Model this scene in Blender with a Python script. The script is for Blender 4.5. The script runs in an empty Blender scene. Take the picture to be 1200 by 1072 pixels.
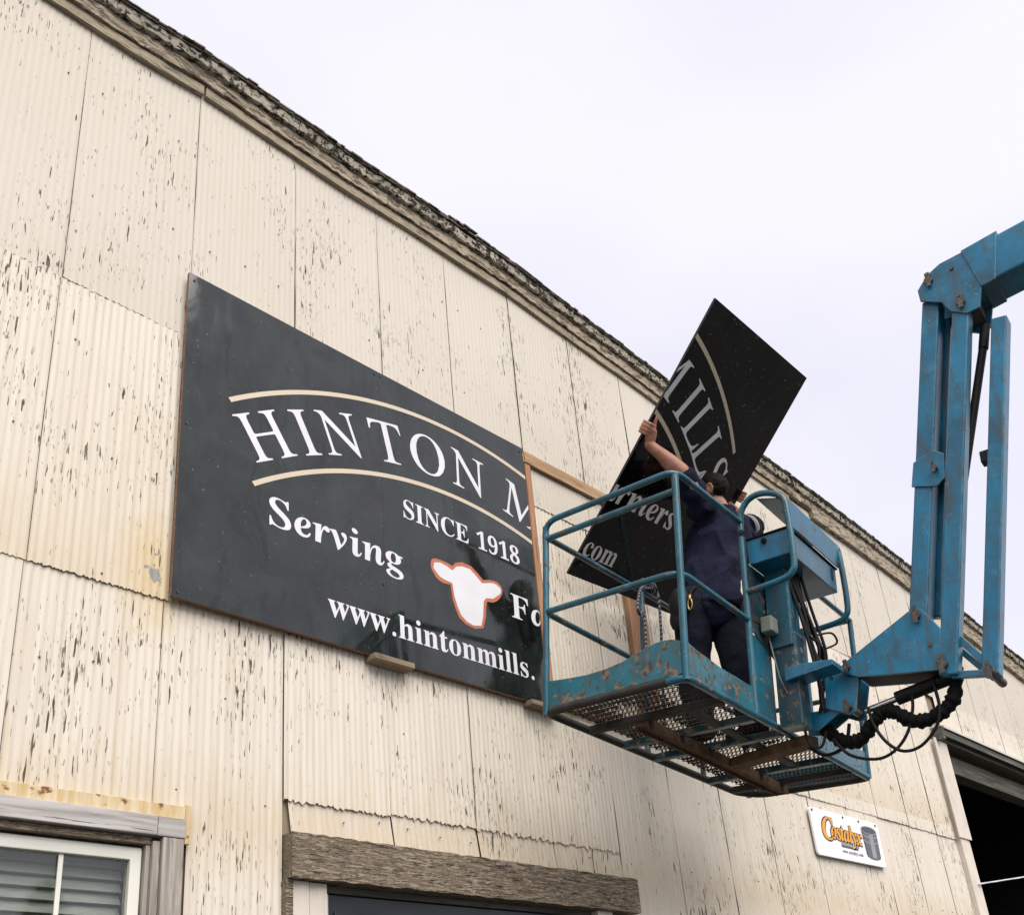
import bpy, bmesh, math, random, json
from mathutils import Vector, Matrix, noise as mnoise
random.seed(11)
SC = bpy.context.scene
COL = SC.collection
rad = math.radians

# ------------------------------------------------------------------ camera
# wall face is the plane y = 0, x runs along the wall, z = 0 is the height of the lens
CAM_POS = Vector((-1.80312, -3.70772, 0.0))
CAM_R = ((0.709404, 0.222045, 0.668911), (-0.699931, 0.333343, 0.631648), (-0.082723, -0.916285, 0.391891))
GROUND_Z = -1.6
cam_d = bpy.data.cameras.new('camera')
cam = bpy.data.objects.new('camera', cam_d)
COL.objects.link(cam)
_r = Vector([CAM_R[i][0] for i in range(3)]).normalized()
_f = Vector([CAM_R[i][2] for i in range(3)]).normalized()
_d = _f.cross(_r).normalized()
_r = _d.cross(_f)
cam.matrix_world = Matrix(((_r.x, -_d.x, -_f.x, CAM_POS.x), (_r.y, -_d.y, -_f.y, CAM_POS.y), (_r.z, -_d.z, -_f.z, CAM_POS.z), (0, 0, 0, 1)))
cam_d.sensor_width = 36.0
cam_d.sensor_fit = 'HORIZONTAL'
cam_d.lens = 36.0 * 1174.878 / 1200.0
cam_d.shift_y = 254.0 / 1200.0          # the photograph is the upper part of a taller frame
cam_d.clip_start = 0.05
cam_d.clip_end = 3000.0
SC.camera = cam

# ------------------------------------------------------------------ sky, sun, exposure
SUN_DIR = Vector((-0.16, -0.72, 0.82)).normalized()      # towards the sun
world = bpy.data.worlds.new('World')
SC.world = world
world.use_nodes = True
wn = world.node_tree
for n in list(wn.nodes):
    wn.nodes.remove(n)
w_out = wn.nodes.new('ShaderNodeOutputWorld')
w_bg = wn.nodes.new('ShaderNodeBackground')
w_sky = wn.nodes.new('ShaderNodeTexSky')
w_sky.sky_type = 'NISHITA'
w_sky.sun_disc = False
w_sky.sun_elevation = math.asin(SUN_DIR.z)
w_sky.sun_rotation = math.atan2(SUN_DIR.x, SUN_DIR.y)
w_tc = wn.nodes.new('ShaderNodeTexCoord')
w_map = wn.nodes.new('ShaderNodeMapping')
w_map.inputs['Scale'].default_value = (1.0, 1.0, 2.2)
w_noise = wn.nodes.new('ShaderNodeTexNoise')
w_noise.inputs['Scale'].default_value = 1.7
w_noise.inputs['Detail'].default_value = 5.0
w_noise.inputs['Roughness'].default_value = 0.45
w_ramp = wn.nodes.new('ShaderNodeValToRGB')
w_ramp.color_ramp.elements[0].position = 0.36
w_ramp.color_ramp.elements[0].color = (3.42, 3.31, 3.68, 1)
w_ramp.color_ramp.elements[1].position = 0.62
w_ramp.color_ramp.elements[1].color = (3.85, 3.77, 3.92, 1)
w_mix = wn.nodes.new('ShaderNodeMix')
w_mix.data_type = 'RGBA'
w_mix.inputs['Factor'].default_value = 0.90
wn.links.new(w_tc.outputs['Generated'], w_map.inputs['Vector'])
wn.links.new(w_map.outputs['Vector'], w_noise.inputs['Vector'])
wn.links.new(w_noise.outputs['Fac'], w_ramp.inputs['Fac'])
wn.links.new(w_sky.outputs['Color'], w_mix.inputs['A'])
wn.links.new(w_ramp.outputs['Color'], w_mix.inputs['B'])
wn.links.new(w_mix.outputs['Result'], w_bg.inputs['Color'])
w_bg.inputs['Strength'].default_value = 0.10
wn.links.new(w_bg.outputs['Background'], w_out.inputs['Surface'])

sun_d = bpy.data.lights.new('sun', 'SUN')
sun_d.energy = 1.5
sun_d.angle = rad(54)
sun_d.color = (1.0, 0.955, 0.89)
sun = bpy.data.objects.new('sun', sun_d)
COL.objects.link(sun)
sun.rotation_euler = (-SUN_DIR).to_track_quat('-Z', 'Y').to_euler()
sun.location = SUN_DIR * 30

SC.view_settings.view_transform = 'Standard'
SC.view_settings.look = 'None'
SC.view_settings.gamma = 1.0
SC.view_settings.use_curve_mapping = False
SC.view_settings.exposure = 1.44
SC.render.engine = 'CYCLES'
SC.cycles.max_bounces = 6
SC.cycles.use_denoising = True

# ------------------------------------------------------------------ helpers
def tag(o, label=None, cat=None, group=None, kind=None):
    if label: o['label'] = label
    if cat: o['category'] = cat
    if group: o['group'] = group
    if kind: o['kind'] = kind
    return o

def empty(name, loc=(0, 0, 0), label=None, cat=None, group=None, parent=None):
    o = bpy.data.objects.new(name, None)
    o.empty_display_size = 0.1
    COL.objects.link(o)
    o.location = loc
    if parent: o.parent = parent
    return tag(o, label, cat, group)

def V(*a):
    return Vector(a if len(a) > 1 else a[0])

class MB:
    """collects faces; build() links them as one mesh object"""
    def __init__(self):
        self.v = []; self.f = []; self.mi = []
    def add(self, vs, fs, mi=0):
        b = len(self.v)
        self.v += [tuple(x) for x in vs]
        self.f += [tuple(b + i for i in f) for f in fs]
        self.mi += [mi] * len(fs)
        return self
    def box(self, lo, hi, mi=0):
        x0, y0, z0 = lo; x1, y1, z1 = hi
        return self.add([(x0, y0, z0), (x1, y0, z0), (x1, y1, z0), (x0, y1, z0), (x0, y0, z1), (x1, y0, z1), (x1, y1, z1), (x0, y1, z1)],
                        [(0, 3, 2, 1), (4, 5, 6, 7), (0, 1, 5, 4), (1, 2, 6, 5), (2, 3, 7, 6), (3, 0, 4, 7)], mi)
    def bar(self, p, q, w, t, side=(1, 0, 0), mi=0):
        """rectangular bar from p to q, w across 'side', t across the other way"""
        p, q = V(p), V(q); d = (q - p).normalized()
        s = V(side); s = (s - d * s.dot(d)).normalized(); n = d.cross(s)
        vs = []
        for c in (p, q):
            for a, b in ((-1, -1), (1, -1), (1, 1), (-1, 1)):
                vs.append(c + s * (a * w / 2) + n * (b * t / 2))
        return self.add(vs, [(3, 2, 1, 0), (4, 5, 6, 7), (0, 1, 5, 4), (1, 2, 6, 5), (2, 3, 7, 6), (3, 0, 4, 7)], mi)
    def tube(self, pts, r, n=10, cap=True, closed=False, rs=None, mi=0):
        pts = [V(p) for p in pts]
        N = len(pts); base = len(self.v)
        t0 = (pts[1] - pts[0]).normalized()
        up = Vector((0, 0, 1)) if abs(t0.z) < 0.9 else Vector((1, 0, 0))
        s = t0.cross(up).normalized()
        for i, p in enumerate(pts):
            if closed:
                t = (pts[(i + 1) % N] - pts[i - 1]).normalized()
            else:
                t = (pts[min(i + 1, N - 1)] - pts[max(i - 1, 0)]).normalized()
            s = (s - t * s.dot(t)).normalized(); b = t.cross(s)
            rr = rs[i] if rs else r
            ra, rb = rr if isinstance(rr, tuple) else (rr, rr)
            for k in range(n):
                a = 2 * math.pi * k / n
                self.v.append(tuple(p + s * (math.cos(a) * ra) + b * (math.sin(a) * rb)))
        for i in range(N if closed else N - 1):
            j = (i + 1) % N
            for k in range(n):
                k2 = (k + 1) % n
                self.f.append((base + i * n + k, base + i * n + k2, base + j * n + k2, base + j * n + k)); self.mi.append(mi)
        if cap and not closed:
            self.f.append(tuple(base + k for k in range(n))[::-1]); self.mi.append(mi)
            self.f.append(tuple(base + (N - 1) * n + k for k in range(n))); self.mi.append(mi)
        return self
    def prism(self, poly, lift, mi=0, side_mi=None):
        """poly: 3-D points of one face, lift: vector to the other face"""
        n = len(poly); L = V(lift)
        vs = [V(p) for p in poly] + [V(p) + L for p in poly]
        b = len(self.v)
        self.v += [tuple(x) for x in vs]
        self.f.append(tuple(b + i for i in range(n))[::-1]); self.mi.append(mi)
        self.f.append(tuple(b + n + i for i in range(n))); self.mi.append(mi)
        for i in range(n):
            j = (i + 1) % n
            self.f.append((b + i, b + j, b + n + j, b + n + i)); self.mi.append(mi if side_mi is None else side_mi)
        return self
    def ball(self, c, r, seg=12, rings=8, mi=0, rot=None):
        c = V(c); rx, ry, rz = r if isinstance(r, tuple) else (r, r, r)
        base = len(self.v)
        for i in range(1, rings):
            th = math.pi * i / rings
            for k in range(seg):
                a = 2 * math.pi * k / seg
                p = Vector((math.sin(th) * math.cos(a) * rx, math.sin(th) * math.sin(a) * ry, math.cos(th) * rz))
                if rot: p = rot @ p
                self.v.append(tuple(c + p))
        pt = Vector((0, 0, rz)); pb = Vector((0, 0, -rz))
        if rot: pt = rot @ pt; pb = rot @ pb
        self.v.append(tuple(c + pt)); self.v.append(tuple(c + pb))
        t = base + (rings - 1) * seg
        for i in range(rings - 2):
            for k in range(seg):
                k2 = (k + 1) % seg
                self.f.append((base + i * seg + k, base + (i + 1) * seg + k, base + (i + 1) * seg + k2, base + i * seg + k2)); self.mi.append(mi)
        for k in range(seg):
            k2 = (k + 1) % seg
            self.f.append((t, base + k, base + k2)); self.mi.append(mi)
            self.f.append((base + (rings - 2) * seg + k2, base + (rings - 2) * seg + k, t + 1)); self.mi.append(mi)
        return self
    def mesh(self, name, origin=None):
        me = bpy.data.meshes.new(name)
        v = self.v if origin is None else [(x - origin[0], y - origin[1], z - origin[2]) for x, y, z in self.v]
        me.from_pydata(v, [], self.f)
        return me
    def build(self, name, mats, parent=None, smooth=None, bevel=0.0, origin=None):
        if origin is None and parent is not None and parent.get('world_origin') is not None:
            origin = tuple(parent['world_origin'])
        me = self.mesh(name, origin)
        mats = mats if isinstance(mats, (list, tuple)) else [mats]
        for m in mats: me.materials.append(m)
        if len(mats) > 1: me.polygons.foreach_set('material_index', self.mi)
        return link_mesh(name, me, parent, smooth, bevel)

def link_mesh(name, me, parent=None, smooth=None, bevel=0.0):
    bm = bmesh.new(); bm.from_mesh(me)
    bmesh.ops.recalc_face_normals(bm, faces=bm.faces)
    bm.to_mesh(me); bm.free()
    if smooth is not None:
        me.polygons.foreach_set('use_smooth', [True] * len(me.polygons))
        me.set_sharp_from_angle(angle=rad(smooth))
    o = bpy.data.objects.new(name, me)
    COL.objects.link(o)
    if parent: o.parent = parent
    if bevel:
        m = o.modifiers.new('bevel', 'BEVEL'); m.width = bevel; m.segments = 2; m.limit_method = 'ANGLE'; m.angle_limit = rad(40)
    return o

def bez(p0, p1, p2, p3, n=12):
    p0, p1, p2, p3 = V(p0), V(p1), V(p2), V(p3)
    return [p0 * (1 - t) ** 3 + p1 * 3 * t * (1 - t) ** 2 + p2 * 3 * t * t * (1 - t) + p3 * t ** 3 for t in [i / n for i in range(n + 1)]]

def spline(pts, n=6):
    """Catmull-Rom through the points"""
    P = [V(p) for p in pts]; out = []
    for i in range(len(P) - 1):
        a = P[max(i - 1, 0)]; b = P[i]; c = P[i + 1]; d = P[min(i + 2, len(P) - 1)]
        for k in range(n):
            t = k / n
            out.append(0.5 * ((2 * b) + (c - a) * t + (2 * a - 5 * b + 4 * c - d) * t * t + (3 * b - a - 3 * c + d) * t ** 3))
    out.append(P[-1]); return out

def round_path(pts, r, n=5):
    """polyline with its inner corners rounded"""
    P = [V(p) for p in pts]; out = [P[0]]
    for i in range(1, len(P) - 1):
        a = (P[i - 1] - P[i]); b = (P[i + 1] - P[i])
        ra = min(r, a.length * 0.48); rb = min(r, b.length * 0.48)
        s = P[i] + a.normalized() * ra; e = P[i] + b.normalized() * rb
        for k in range(n + 1):
            t = k / n
            out.append(s * (1 - t) ** 2 + P[i] * 2 * t * (1 - t) + e * t * t)
    out.append(P[-1]); return out

# ------------------------------------------------------------------ materials
class NT:
    def __init__(self, name):
        self.m = bpy.data.materials.new(name); self.m.use_nodes = True
        self.t = self.m.node_tree; self.b = self.t.nodes['Principled BSDF']
        self._p = None
    def n(self, typ, **kw):
        x = self.t.nodes.new(typ)
        for k, v in kw.items(): setattr(x, k, v)
        return x
    def l(self, a, b): self.t.links.new(a, b)
    def pos(self, scale=(1, 1, 1), obj=False, rot=(0, 0, 0)):
        if obj:
            g = self.n('ShaderNodeTexCoord').outputs['Object']
        else:
            g = self.n('ShaderNodeNewGeometry').outputs['Position']
        mp = self.n('ShaderNodeMapping'); mp.inputs['Scale'].default_value = scale; mp.inputs['Rotation'].default_value = rot
        self.l(g, mp.inputs['Vector']); return mp.outputs['Vector']
    def noise(self, vec, scale=1.0, detail=3.0, rough=0.5, dist=0.0):
        x = self.n('ShaderNodeTexNoise'); x.inputs['Scale'].default_value = scale; x.inputs['Detail'].default_value = detail
        x.inputs['Roughness'].default_value = rough; x.inputs['Distortion'].default_value = dist
        self.l(vec, x.inputs['Vector']); return x.outputs['Fac']
    def step(self, val, a, b, lo=0.0, hi=1.0):
        x = self.n('ShaderNodeMapRange'); x.inputs['From Min'].default_value = a; x.inputs['From Max'].default_value = b
        x.inputs['To Min'].default_value = lo; x.inputs['To Max'].default_value = hi
        self.l(val, x.inputs['Value']); return x.outputs['Result']
    def math(self, op, a, b=None, c=None):
        x = self.n('ShaderNodeMath', operation=op)
        for i, q in enumerate((a, b, c)):
            if q is None: continue
            if isinstance(q, (int, float)): x.inputs[i].default_value = q
            else: self.l(q, x.inputs[i])
        return x.outputs[0]
    def mix(self, fac, a, b):
        x = self.n('ShaderNodeMix', data_type='RGBA')
        for k, q in (('Factor', fac), ('A', a), ('B', b)):
            if isinstance(q, (int, float)): x.inputs[k].default_value = q
            elif isinstance(q, tuple): x.inputs[k].default_value = (q[0], q[1], q[2], 1)
            else: self.l(q, x.inputs[k])
        return x.outputs['Result']
    def sep(self, vec):
        x = self.n('ShaderNodeSeparateXYZ'); self.l(vec, x.inputs[0]); return x.outputs
    def bump(self, h, strength=0.3, dist=0.002):
        x = self.n('ShaderNodeBump'); x.inputs['Strength'].default_value = strength; x.inputs['Distance'].default_value = dist
        self.l(h, x.inputs['Height']); self.l(x.outputs['Normal'], self.b.inputs['Normal'])
    def set(self, **kw):
        for k, v in kw.items():
            s = self.b.inputs[k.replace('_', ' ')]
            if isinstance(v, (int, float)): s.default_value = v
            elif isinstance(v, tuple): s.default_value = (v[0], v[1], v[2], 1)
            else: self.l(v, s)
        return self.m

def plain(name, col, rough=0.6, metal=0.0, var=0.15, scale=6.0, spec=0.5):
    t = NT(name)
    f = t.noise(t.pos(obj=True), scale, 4, 0.6)
    d = tuple(c * (1 - var) for c in col); e = tuple(min(1, c * (1 + var)) for c in col)
    c = t.mix(t.step(f, 0.3, 0.7), d, e)
    return t.set(Base_Color=c, Roughness=t.step(f, 0.3, 0.7, max(0.05, rough - 0.08), min(1, rough + 0.08)), Metallic=metal, Specular_IOR_Level=spec)

def m_sheet():
    t = NT('flaking_cream_paint')
    P = t.pos()
    big = t.noise(P, 0.55, 3, 0.55)
    mid = t.noise(t.pos((7, 7, 1.3)), 1.0, 3, 0.55)
    base = t.mix(t.step(big, 0.3, 0.7), (0.61, 0.545, 0.45), (0.665, 0.61, 0.54))
    streak = t.noise(t.pos((28, 3, 0.9)), 1.0, 4, 0.6)
    base = t.mix(t.step(streak, 0.46, 0.76, 0, 0.5), base, (0.46, 0.385, 0.27))
    # ochre weathering blotches
    bl = t.noise(t.pos((1.3, 1, 0.9)), 1.3, 5, 0.6)
    base = t.mix(t.step(bl, 0.56, 0.78, 0, 0.4), base, (0.52, 0.44, 0.29))
    # grime and ochre runs standing on the laps of the courses and along the foot of the sheets
    zc = t.sep(P)[2]
    rag = t.step(t.noise(t.pos((22, 4, 2.2)), 1.0, 5, 0.65), 0.25, 0.75, -0.22, 0.22)
    zr = t.math('ADD', zc, rag)
    for z0, hi, amt in ((2.135, 0.40, 0.42), (1.19, 0.28, 0.45), (3.61, 0.30, 0.15)):
        up = t.step(t.math('SUBTRACT', zr, z0), -0.02, hi, amt, 0)
        on = t.step(zc, z0 - (0.30 if z0 < 1.5 else 0.006), z0, 0, 1)
        base = t.mix(t.math('MULTIPLY', up, on), base, (0.50, 0.385, 0.22))
    # the top course carries an older, greyer coat of paint
    base = t.mix(t.step(t.math('ADD', zc, t.step(t.noise(P, 30, 3), 0.3, 0.7, -0.006, 0.006)), 3.604, 3.609, 0, 0.8), base, t.mix(t.step(big, 0.3, 0.7), (0.52, 0.465, 0.39), (0.55, 0.505, 0.44)))
    # thin dark runs
    run = t.step(t.noise(t.pos((75, 10, 0.8)), 1.0, 4, 0.6), 0.60, 0.72, 0, 0.5)
    runm = t.step(t.noise(t.pos((1.6, 1, 0.8)), 1.0, 3, 0.6), 0.48, 0.64)
    base = t.mix(t.math('MULTIPLY', run, runm), base, (0.27, 0.215, 0.14))
    # flakes: long narrow chips running down the ridges, in clusters
    mask = t.step(t.noise(t.pos((1.1, 1, 0.75)), 1.6, 4, 0.65), 0.36, 0.62)
    f1 = t.noise(t.pos((72, 20, 7.5)), 1.0, 2.5, 0.55)
    f2 = t.noise(t.pos((130, 40, 16)), 1.0, 2.0, 0.5)
    thr = t.math('MULTIPLY_ADD', mask, -0.15, t.step(zc, 3.55, 3.75, 0.740, 0.757))
    c1 = t.math('SUBTRACT', f1, thr)
    c1 = t.step(c1, 0.0, 0.025)
    thr2 = t.math('MULTIPLY_ADD', mask, -0.14, 0.75)
    c2 = t.step(t.math('SUBTRACT', f2, thr2), 0.0, 0.03)
    f3 = t.noise(t.pos((21, 10, 6.5)), 1.0, 7, 0.70)
    c3 = t.step(t.math('SUBTRACT', f3, t.math('MULTIPLY_ADD', mask, -0.06, 0.755)), 0.0, 0.012)
    chip = t.math('MAXIMUM', t.math('MAXIMUM', c1, c3), t.math('MULTIPLY', c2, 0.8))
    chipcol = t.mix(t.step(t.noise(t.pos((30, 30, 20)), 1.0, 2), 0.4, 0.6), (0.075, 0.055, 0.038), (0.15, 0.125, 0.098))
    # one patch where the sheet is bare zinc, at the lower left of the big sign
    d = t.n('ShaderNodeVectorMath', operation='DISTANCE')
    mp = t.pos((1.9, 0.0, 1.0))
    t.l(mp, d.inputs[0]); d.inputs[1].default_value = (-0.085 * 1.9, 0, 2.245)
    dn = t.math('ADD', d.outputs['Value'], t.step(t.noise(P, 16, 4, 0.65), 0.3, 0.7, -0.09, 0.09))
    bare = t.step(dn, 0.045, 0.05, 1, 0)
    halo = t.step(dn, 0.04, 0.38, 0.75, 0)
    base = t.mix(halo, base, (0.55, 0.42, 0.22))
    col = t.mix(chip, base, chipcol)
    col = t.mix(bare, col, (0.26, 0.26, 0.24))
    h = t.math('SUBTRACT', t.math('MULTIPLY', t.noise(P, 90, 3, 0.6), 0.3), chip)
    t.bump(h, 0.5, 0.0012)
    return t.set(Base_Color=col, Roughness=t.math('MULTIPLY_ADD', chip, 0.25, 0.62), Specular_IOR_Level=0.3)

def m_wood(name, a, b, c, axis='x', paint=None, amount=0.0, rough=0.8, gs=1.0):
    """weathered timber with grain along one axis and scraps of old paint"""
    t = NT(name)
    s = {'x': (1.6, 34, 34), 'y': (34, 1.6, 34), 'z': (34, 34, 1.6)}[axis]
    s = tuple(k * gs for k in s)
    P = t.pos(s)
    g = t.noise(P, 1.0, 6, 0.62, 0.6)
    g2 = t.noise(t.pos(tuple(k * 3 for k in s)), 1.0, 3, 0.6)
    col = t.mix(t.step(g, 0.32, 0.55), a, b)
    col = t.mix(t.step(g, 0.55, 0.72), col, c)
    crack = t.step(g2, 0.62, 0.70)
    col = t.mix(t.math('MULTIPLY', crack, 0.75), col, tuple(k * 0.22 for k in a))
    h = t.math('SUBTRACT', g, t.math('MULTIPLY', crack, 0.6))
    if paint:
        s2 = tuple(k * 0.55 for k in s)
        pn = t.noise(t.pos(s2), 1.0, 6, 0.68)
        pm = t.step(pn, 0.5 - (amount - 0.5) * 0.5 - 0.015, 0.5 - (amount - 0.5) * 0.5 + 0.015)
        pc = t.mix(t.step(t.noise(t.pos((5, 5, 5)), 1, 3), 0.3, 0.7), tuple(k * 0.85 for k in paint), paint)
        col = t.mix(pm, col, pc)
        h = t.math('ADD', h, t.math('MULTIPLY', pm, 0.7))
    t.bump(h, 0.75, 0.004)
    return t.set(Base_Color=col, Roughness=rough, Specular_IOR_Level=0.25)

def m_blue(name='worn_blue_paint', base=(0.007, 0.110, 0.168), wear=0.75):
    t = NT(name)
    P = t.pos(obj=True)
    big = t.noise(P, 2.6, 4, 0.6)
    col = t.mix(t.step(big, 0.3, 0.7), tuple(k * 0.72 for k in base), tuple(k * 1.25 for k in base))
    # chalky fading
    fade = t.step(t.noise(P, 5.5, 5, 0.65), 0.56, 0.70, 0, 0.38)
    col = t.mix(fade, col, (0.10, 0.26, 0.36))
    drip = t.step(t.noise(t.pos((22, 22, 3), obj=True), 1.0, 4, 0.6), 0.50, 0.72, 0, 0.7)
    grime = t.step(t.noise(P, 3.7, 5, 0.7), 0.47, 0.66, 0, 0.62)
    col = t.mix(grime, col, (0.030, 0.042, 0.042))
    col = t.mix(drip, col, (0.055, 0.06, 0.05))
    n1 = t.noise(P, 17, 6, 0.66)
    lim = 0.685 - 0.11 * wear
    chip = t.step(n1, lim, lim + 0.02)
    ccol = t.mix(t.step(t.noise(P, 30, 3), 0.42, 0.6), (0.055, 0.042, 0.034), (0.19, 0.15, 0.11))
    col = t.mix(chip, col, ccol)
    # paint rubbed pale and through to rust along the edges
    bv = t.n('ShaderNodeBevel'); bv.samples = 4; bv.inputs['Radius'].default_value = 0.009
    ge = t.n('ShaderNodeNewGeometry')
    dt = t.n('ShaderNodeVectorMath', operation='DOT_PRODUCT'); t.l(bv.outputs['Normal'], dt.inputs[0]); t.l(ge.outputs['Normal'], dt.inputs[1])
    ed = t.math('MULTIPLY', t.step(dt.outputs['Value'], 0.995, 0.90), t.step(t.noise(P, 24, 5, 0.65), 0.42, 0.56))
    col = t.mix(t.math('MULTIPLY', ed, 0.75), col, t.mix(t.step(t.noise(P, 9, 3), 0.42, 0.58), (0.09, 0.06, 0.04), (0.20, 0.36, 0.42)))
    # scratches and bright spatter
    sp = t.step(t.noise(P, 95, 2, 0.5), 0.735, 0.76)
    col = t.mix(sp, col, (0.42, 0.47, 0.46))
    t.bump(t.math('SUBTRACT', t.math('MULTIPLY', n1, 0.3), chip), 0.4, 0.0012)
    return t.set(Base_Color=col, Roughness=t.math('MULTIPLY_ADD', chip, 0.35, t.step(big, 0.3, 0.7, 0.26, 0.42)), Specular_IOR_Level=0.5)

def m_sign(name='black_sign_enamel', dust=0.3, dark=(0.006, 0.008, 0.008), lite=(0.024, 0.031, 0.0275), spec=0.62):
    t = NT(name)
    P = t.pos(obj=True)
    big = t.noise(P, 2.6, 6, 0.68, 0.5)
    sm = t.noise(t.pos((5, 5, 2), obj=True), 1.6, 5, 0.65, 0.4)
    smear = t.noise(t.pos((3.0, 3.0, 1.1), obj=True, rot=(0, 0.35, 0)), 2.0, 6, 0.7, 1.2)
    col = t.mix(t.step(big, 0.35, 0.7), dark, lite)
    col = t.mix(t.step(smear, 0.52, 0.66, 0, 0.75), col, tuple(k * 0.35 for k in dark))
    sp = t.step(t.noise(P, 46, 3, 0.55), 0.665, 0.72, 0, 0.40 * dust / 0.3)
    col = t.mix(sp, col, (0.16, 0.17, 0.17))
    scr = t.step(t.noise(t.pos((38, 38, 6), obj=True, rot=(0, 0.5, 0.2)), 1.0, 3, 0.6), 0.70, 0.76, 0, 0.35)
    col = t.mix(scr, col, (0.05, 0.055, 0.055))
    rough = t.math('ADD', t.step(sm, 0.42, 0.72, 0.035, 0.17), t.math('MULTIPLY', sp, 0.4))
    t.bump(t.noise(P, 2.2, 2, 0.5), 0.08, 0.01)
    return t.set(Base_Color=col, Roughness=rough, Specular_IOR_Level=spec)

def m_peel(name, wood, wood2, paint, amount, sc, fleck=None):
    """old timber with paint coming off in scales"""
    t = NT(name)
    P = t.pos(sc)
    n1 = t.noise(P, 1.0, 8, 0.72, 0.3)
    gr = t.noise(t.pos((3, 60, 60)), 1.0, 5, 0.65)
    col = t.mix(t.step(gr, 0.35, 0.65), wood, wood2)
    lim = 0.5 - (amount - 0.5) * 0.45
    pm = t.step(n1, lim - 0.012, lim + 0.012)
    tone = t.noise(t.pos((6, 6, 6)), 1.0, 4, 0.6)
    col = t.mix(pm, col, t.mix(t.step(tone, 0.3, 0.7), tuple(k * 0.72 for k in paint), paint))
    if fleck:
        fm = t.step(t.noise(t.pos(tuple(k * 1.9 for k in sc)), 1.0, 5, 0.7), 0.60, 0.63)
        col = t.mix(fm, col, fleck)
    cr = t.step(t.noise(t.pos((9, 110, 110)), 1.0, 4, 0.6), 0.60, 0.66)
    col = t.mix(t.math('MULTIPLY', cr, 0.8), col, (0.02, 0.015, 0.012))
    t.bump(t.math('SUBTRACT', t.math('ADD', t.math('MULTIPLY', pm, 0.6), t.math('MULTIPLY', n1, 1.2)), cr), 1.0, 0.006)
    return t.set(Base_Color=col, Roughness=0.85, Specular_IOR_Level=0.2)
M_SHEET = m_sheet()
M_TRIM = m_peel('painted_trim_timber', (0.15, 0.115, 0.08), (0.28, 0.225, 0.16), (0.37, 0.31, 0.225), 0.80, (5, 40, 40), (0.46, 0.40, 0.31))
M_FASCIA = m_peel('peeling_fascia_timber', (0.12, 0.085, 0.055), (0.25, 0.195, 0.14), (0.42, 0.355, 0.265), 0.60, (9, 34, 34), (0.60, 0.54, 0.45))
M_MOULD = m_peel('peeling_moulding_timber', (0.025, 0.02, 0.015), (0.09, 0.075, 0.055), (0.56, 0.51, 0.42), 0.58, (22, 30, 22), (0.26, 0.215, 0.16))
M_SHINGLE = plain('weathered_shingle', (0.155, 0.135, 0.112), 0.95, 0, 0.6, 40, 0.2)
M_GREYWOOD = m_wood('silver_weathered_timber', (0.24, 0.22, 0.205), (0.40, 0.375, 0.355), (0.54, 0.51, 0.495), 'x', None)
M_GREYWOOD_V = m_wood('silver_weathered_upright', (0.19, 0.165, 0.14), (0.33, 0.295, 0.26), (0.45, 0.415, 0.38), 'z', None)
M_BEAM = m_peel('brown_weathered_beam', (0.11, 0.08, 0.055), (0.27, 0.21, 0.15), (0.33, 0.27, 0.20), 0.50, (13, 95, 95), (0.44, 0.39, 0.31))
M_BATTEN = m_wood('new_pine_batten', (0.27, 0.155, 0.075), (0.42, 0.275, 0.15), (0.54, 0.385, 0.23), 'x', None, rough=0.6)
M_BATTEN_V = m_wood('new_cedar_upright', (0.28, 0.135, 0.065), (0.38, 0.205, 0.105), (0.47, 0.29, 0.165), 'z', None, rough=0.6)
M_BLOCK = m_wood('tan_cleat_timber', (0.17, 0.125, 0.085), (0.25, 0.19, 0.13), (0.32, 0.25, 0.18), 'x', None)
M_CREAMBOARD = m_wood('cream_painted_board', (0.40, 0.34, 0.26), (0.52, 0.47, 0.40), (0.60, 0.55, 0.48), 'z', (0.66, 0.60, 0.52), 0.9)
M_DARKWOOD = m_wood('dark_header_timber', (0.05, 0.048, 0.040), (0.10, 0.096, 0.08), (0.16, 0.15, 0.125), 'x', None)
M_CORE = plain('dark_framing', (0.22, 0.175, 0.12), 0.9)
M_ROOM = plain('unlit_interior', (0.012, 0.010, 0.010), 0.95)
M_BLUE = m_blue()
M_BLUE2 = m_blue('boom_blue_paint', (0.004, 0.148, 0.268), 0.4)
M_BLUE_TOE = m_blue('toe_board_blue_paint', (0.014, 0.145, 0.195), 1.35)
M_DIRTY = plain('grimy_steel', (0.026, 0.023, 0.020), 0.8, 0.0, 0.5, 14)
M_RUSTBEAM = plain('rusty_channel_steel', (0.115, 0.072, 0.045), 0.9, 0, 0.5, 11, 0.2)
M_GRATE = plain('expanded_metal_steel', (0.034, 0.024, 0.018), 0.9, 0.0, 0.5, 10, 0.2)
M_RUBBER = plain('black_rubber', (0.006, 0.006, 0.006), 0.6, 0, 0.3, 20, 0.25)
M_HOSE = plain('corrugated_hose_rubber', (0.004, 0.004, 0.004), 0.85, 0, 0.3, 20, 0.2)
M_CHROME = plain('piston_chrome', (0.55, 0.55, 0.54), 0.22, 1.0, 0.1)
M_PIN = plain('greasy_pin_steel', (0.11, 0.095, 0.08), 0.5, 0.7, 0.4, 40)
M_JBOX = plain('grey_plastic_box', (0.20, 0.21, 0.18), 0.7)
M_SIGN = m_sign()
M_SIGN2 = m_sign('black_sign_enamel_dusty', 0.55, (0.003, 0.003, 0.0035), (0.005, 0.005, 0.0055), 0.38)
M_PLYEDGE = m_wood('plywood_edge', (0.16, 0.075, 0.04), (0.25, 0.13, 0.075), (0.33, 0.19, 0.11), 'x', None)
M_WHITE = plain('white_vinyl_lettering', (0.66, 0.655, 0.68), 0.4, 0, 0.06, 5)
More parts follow.
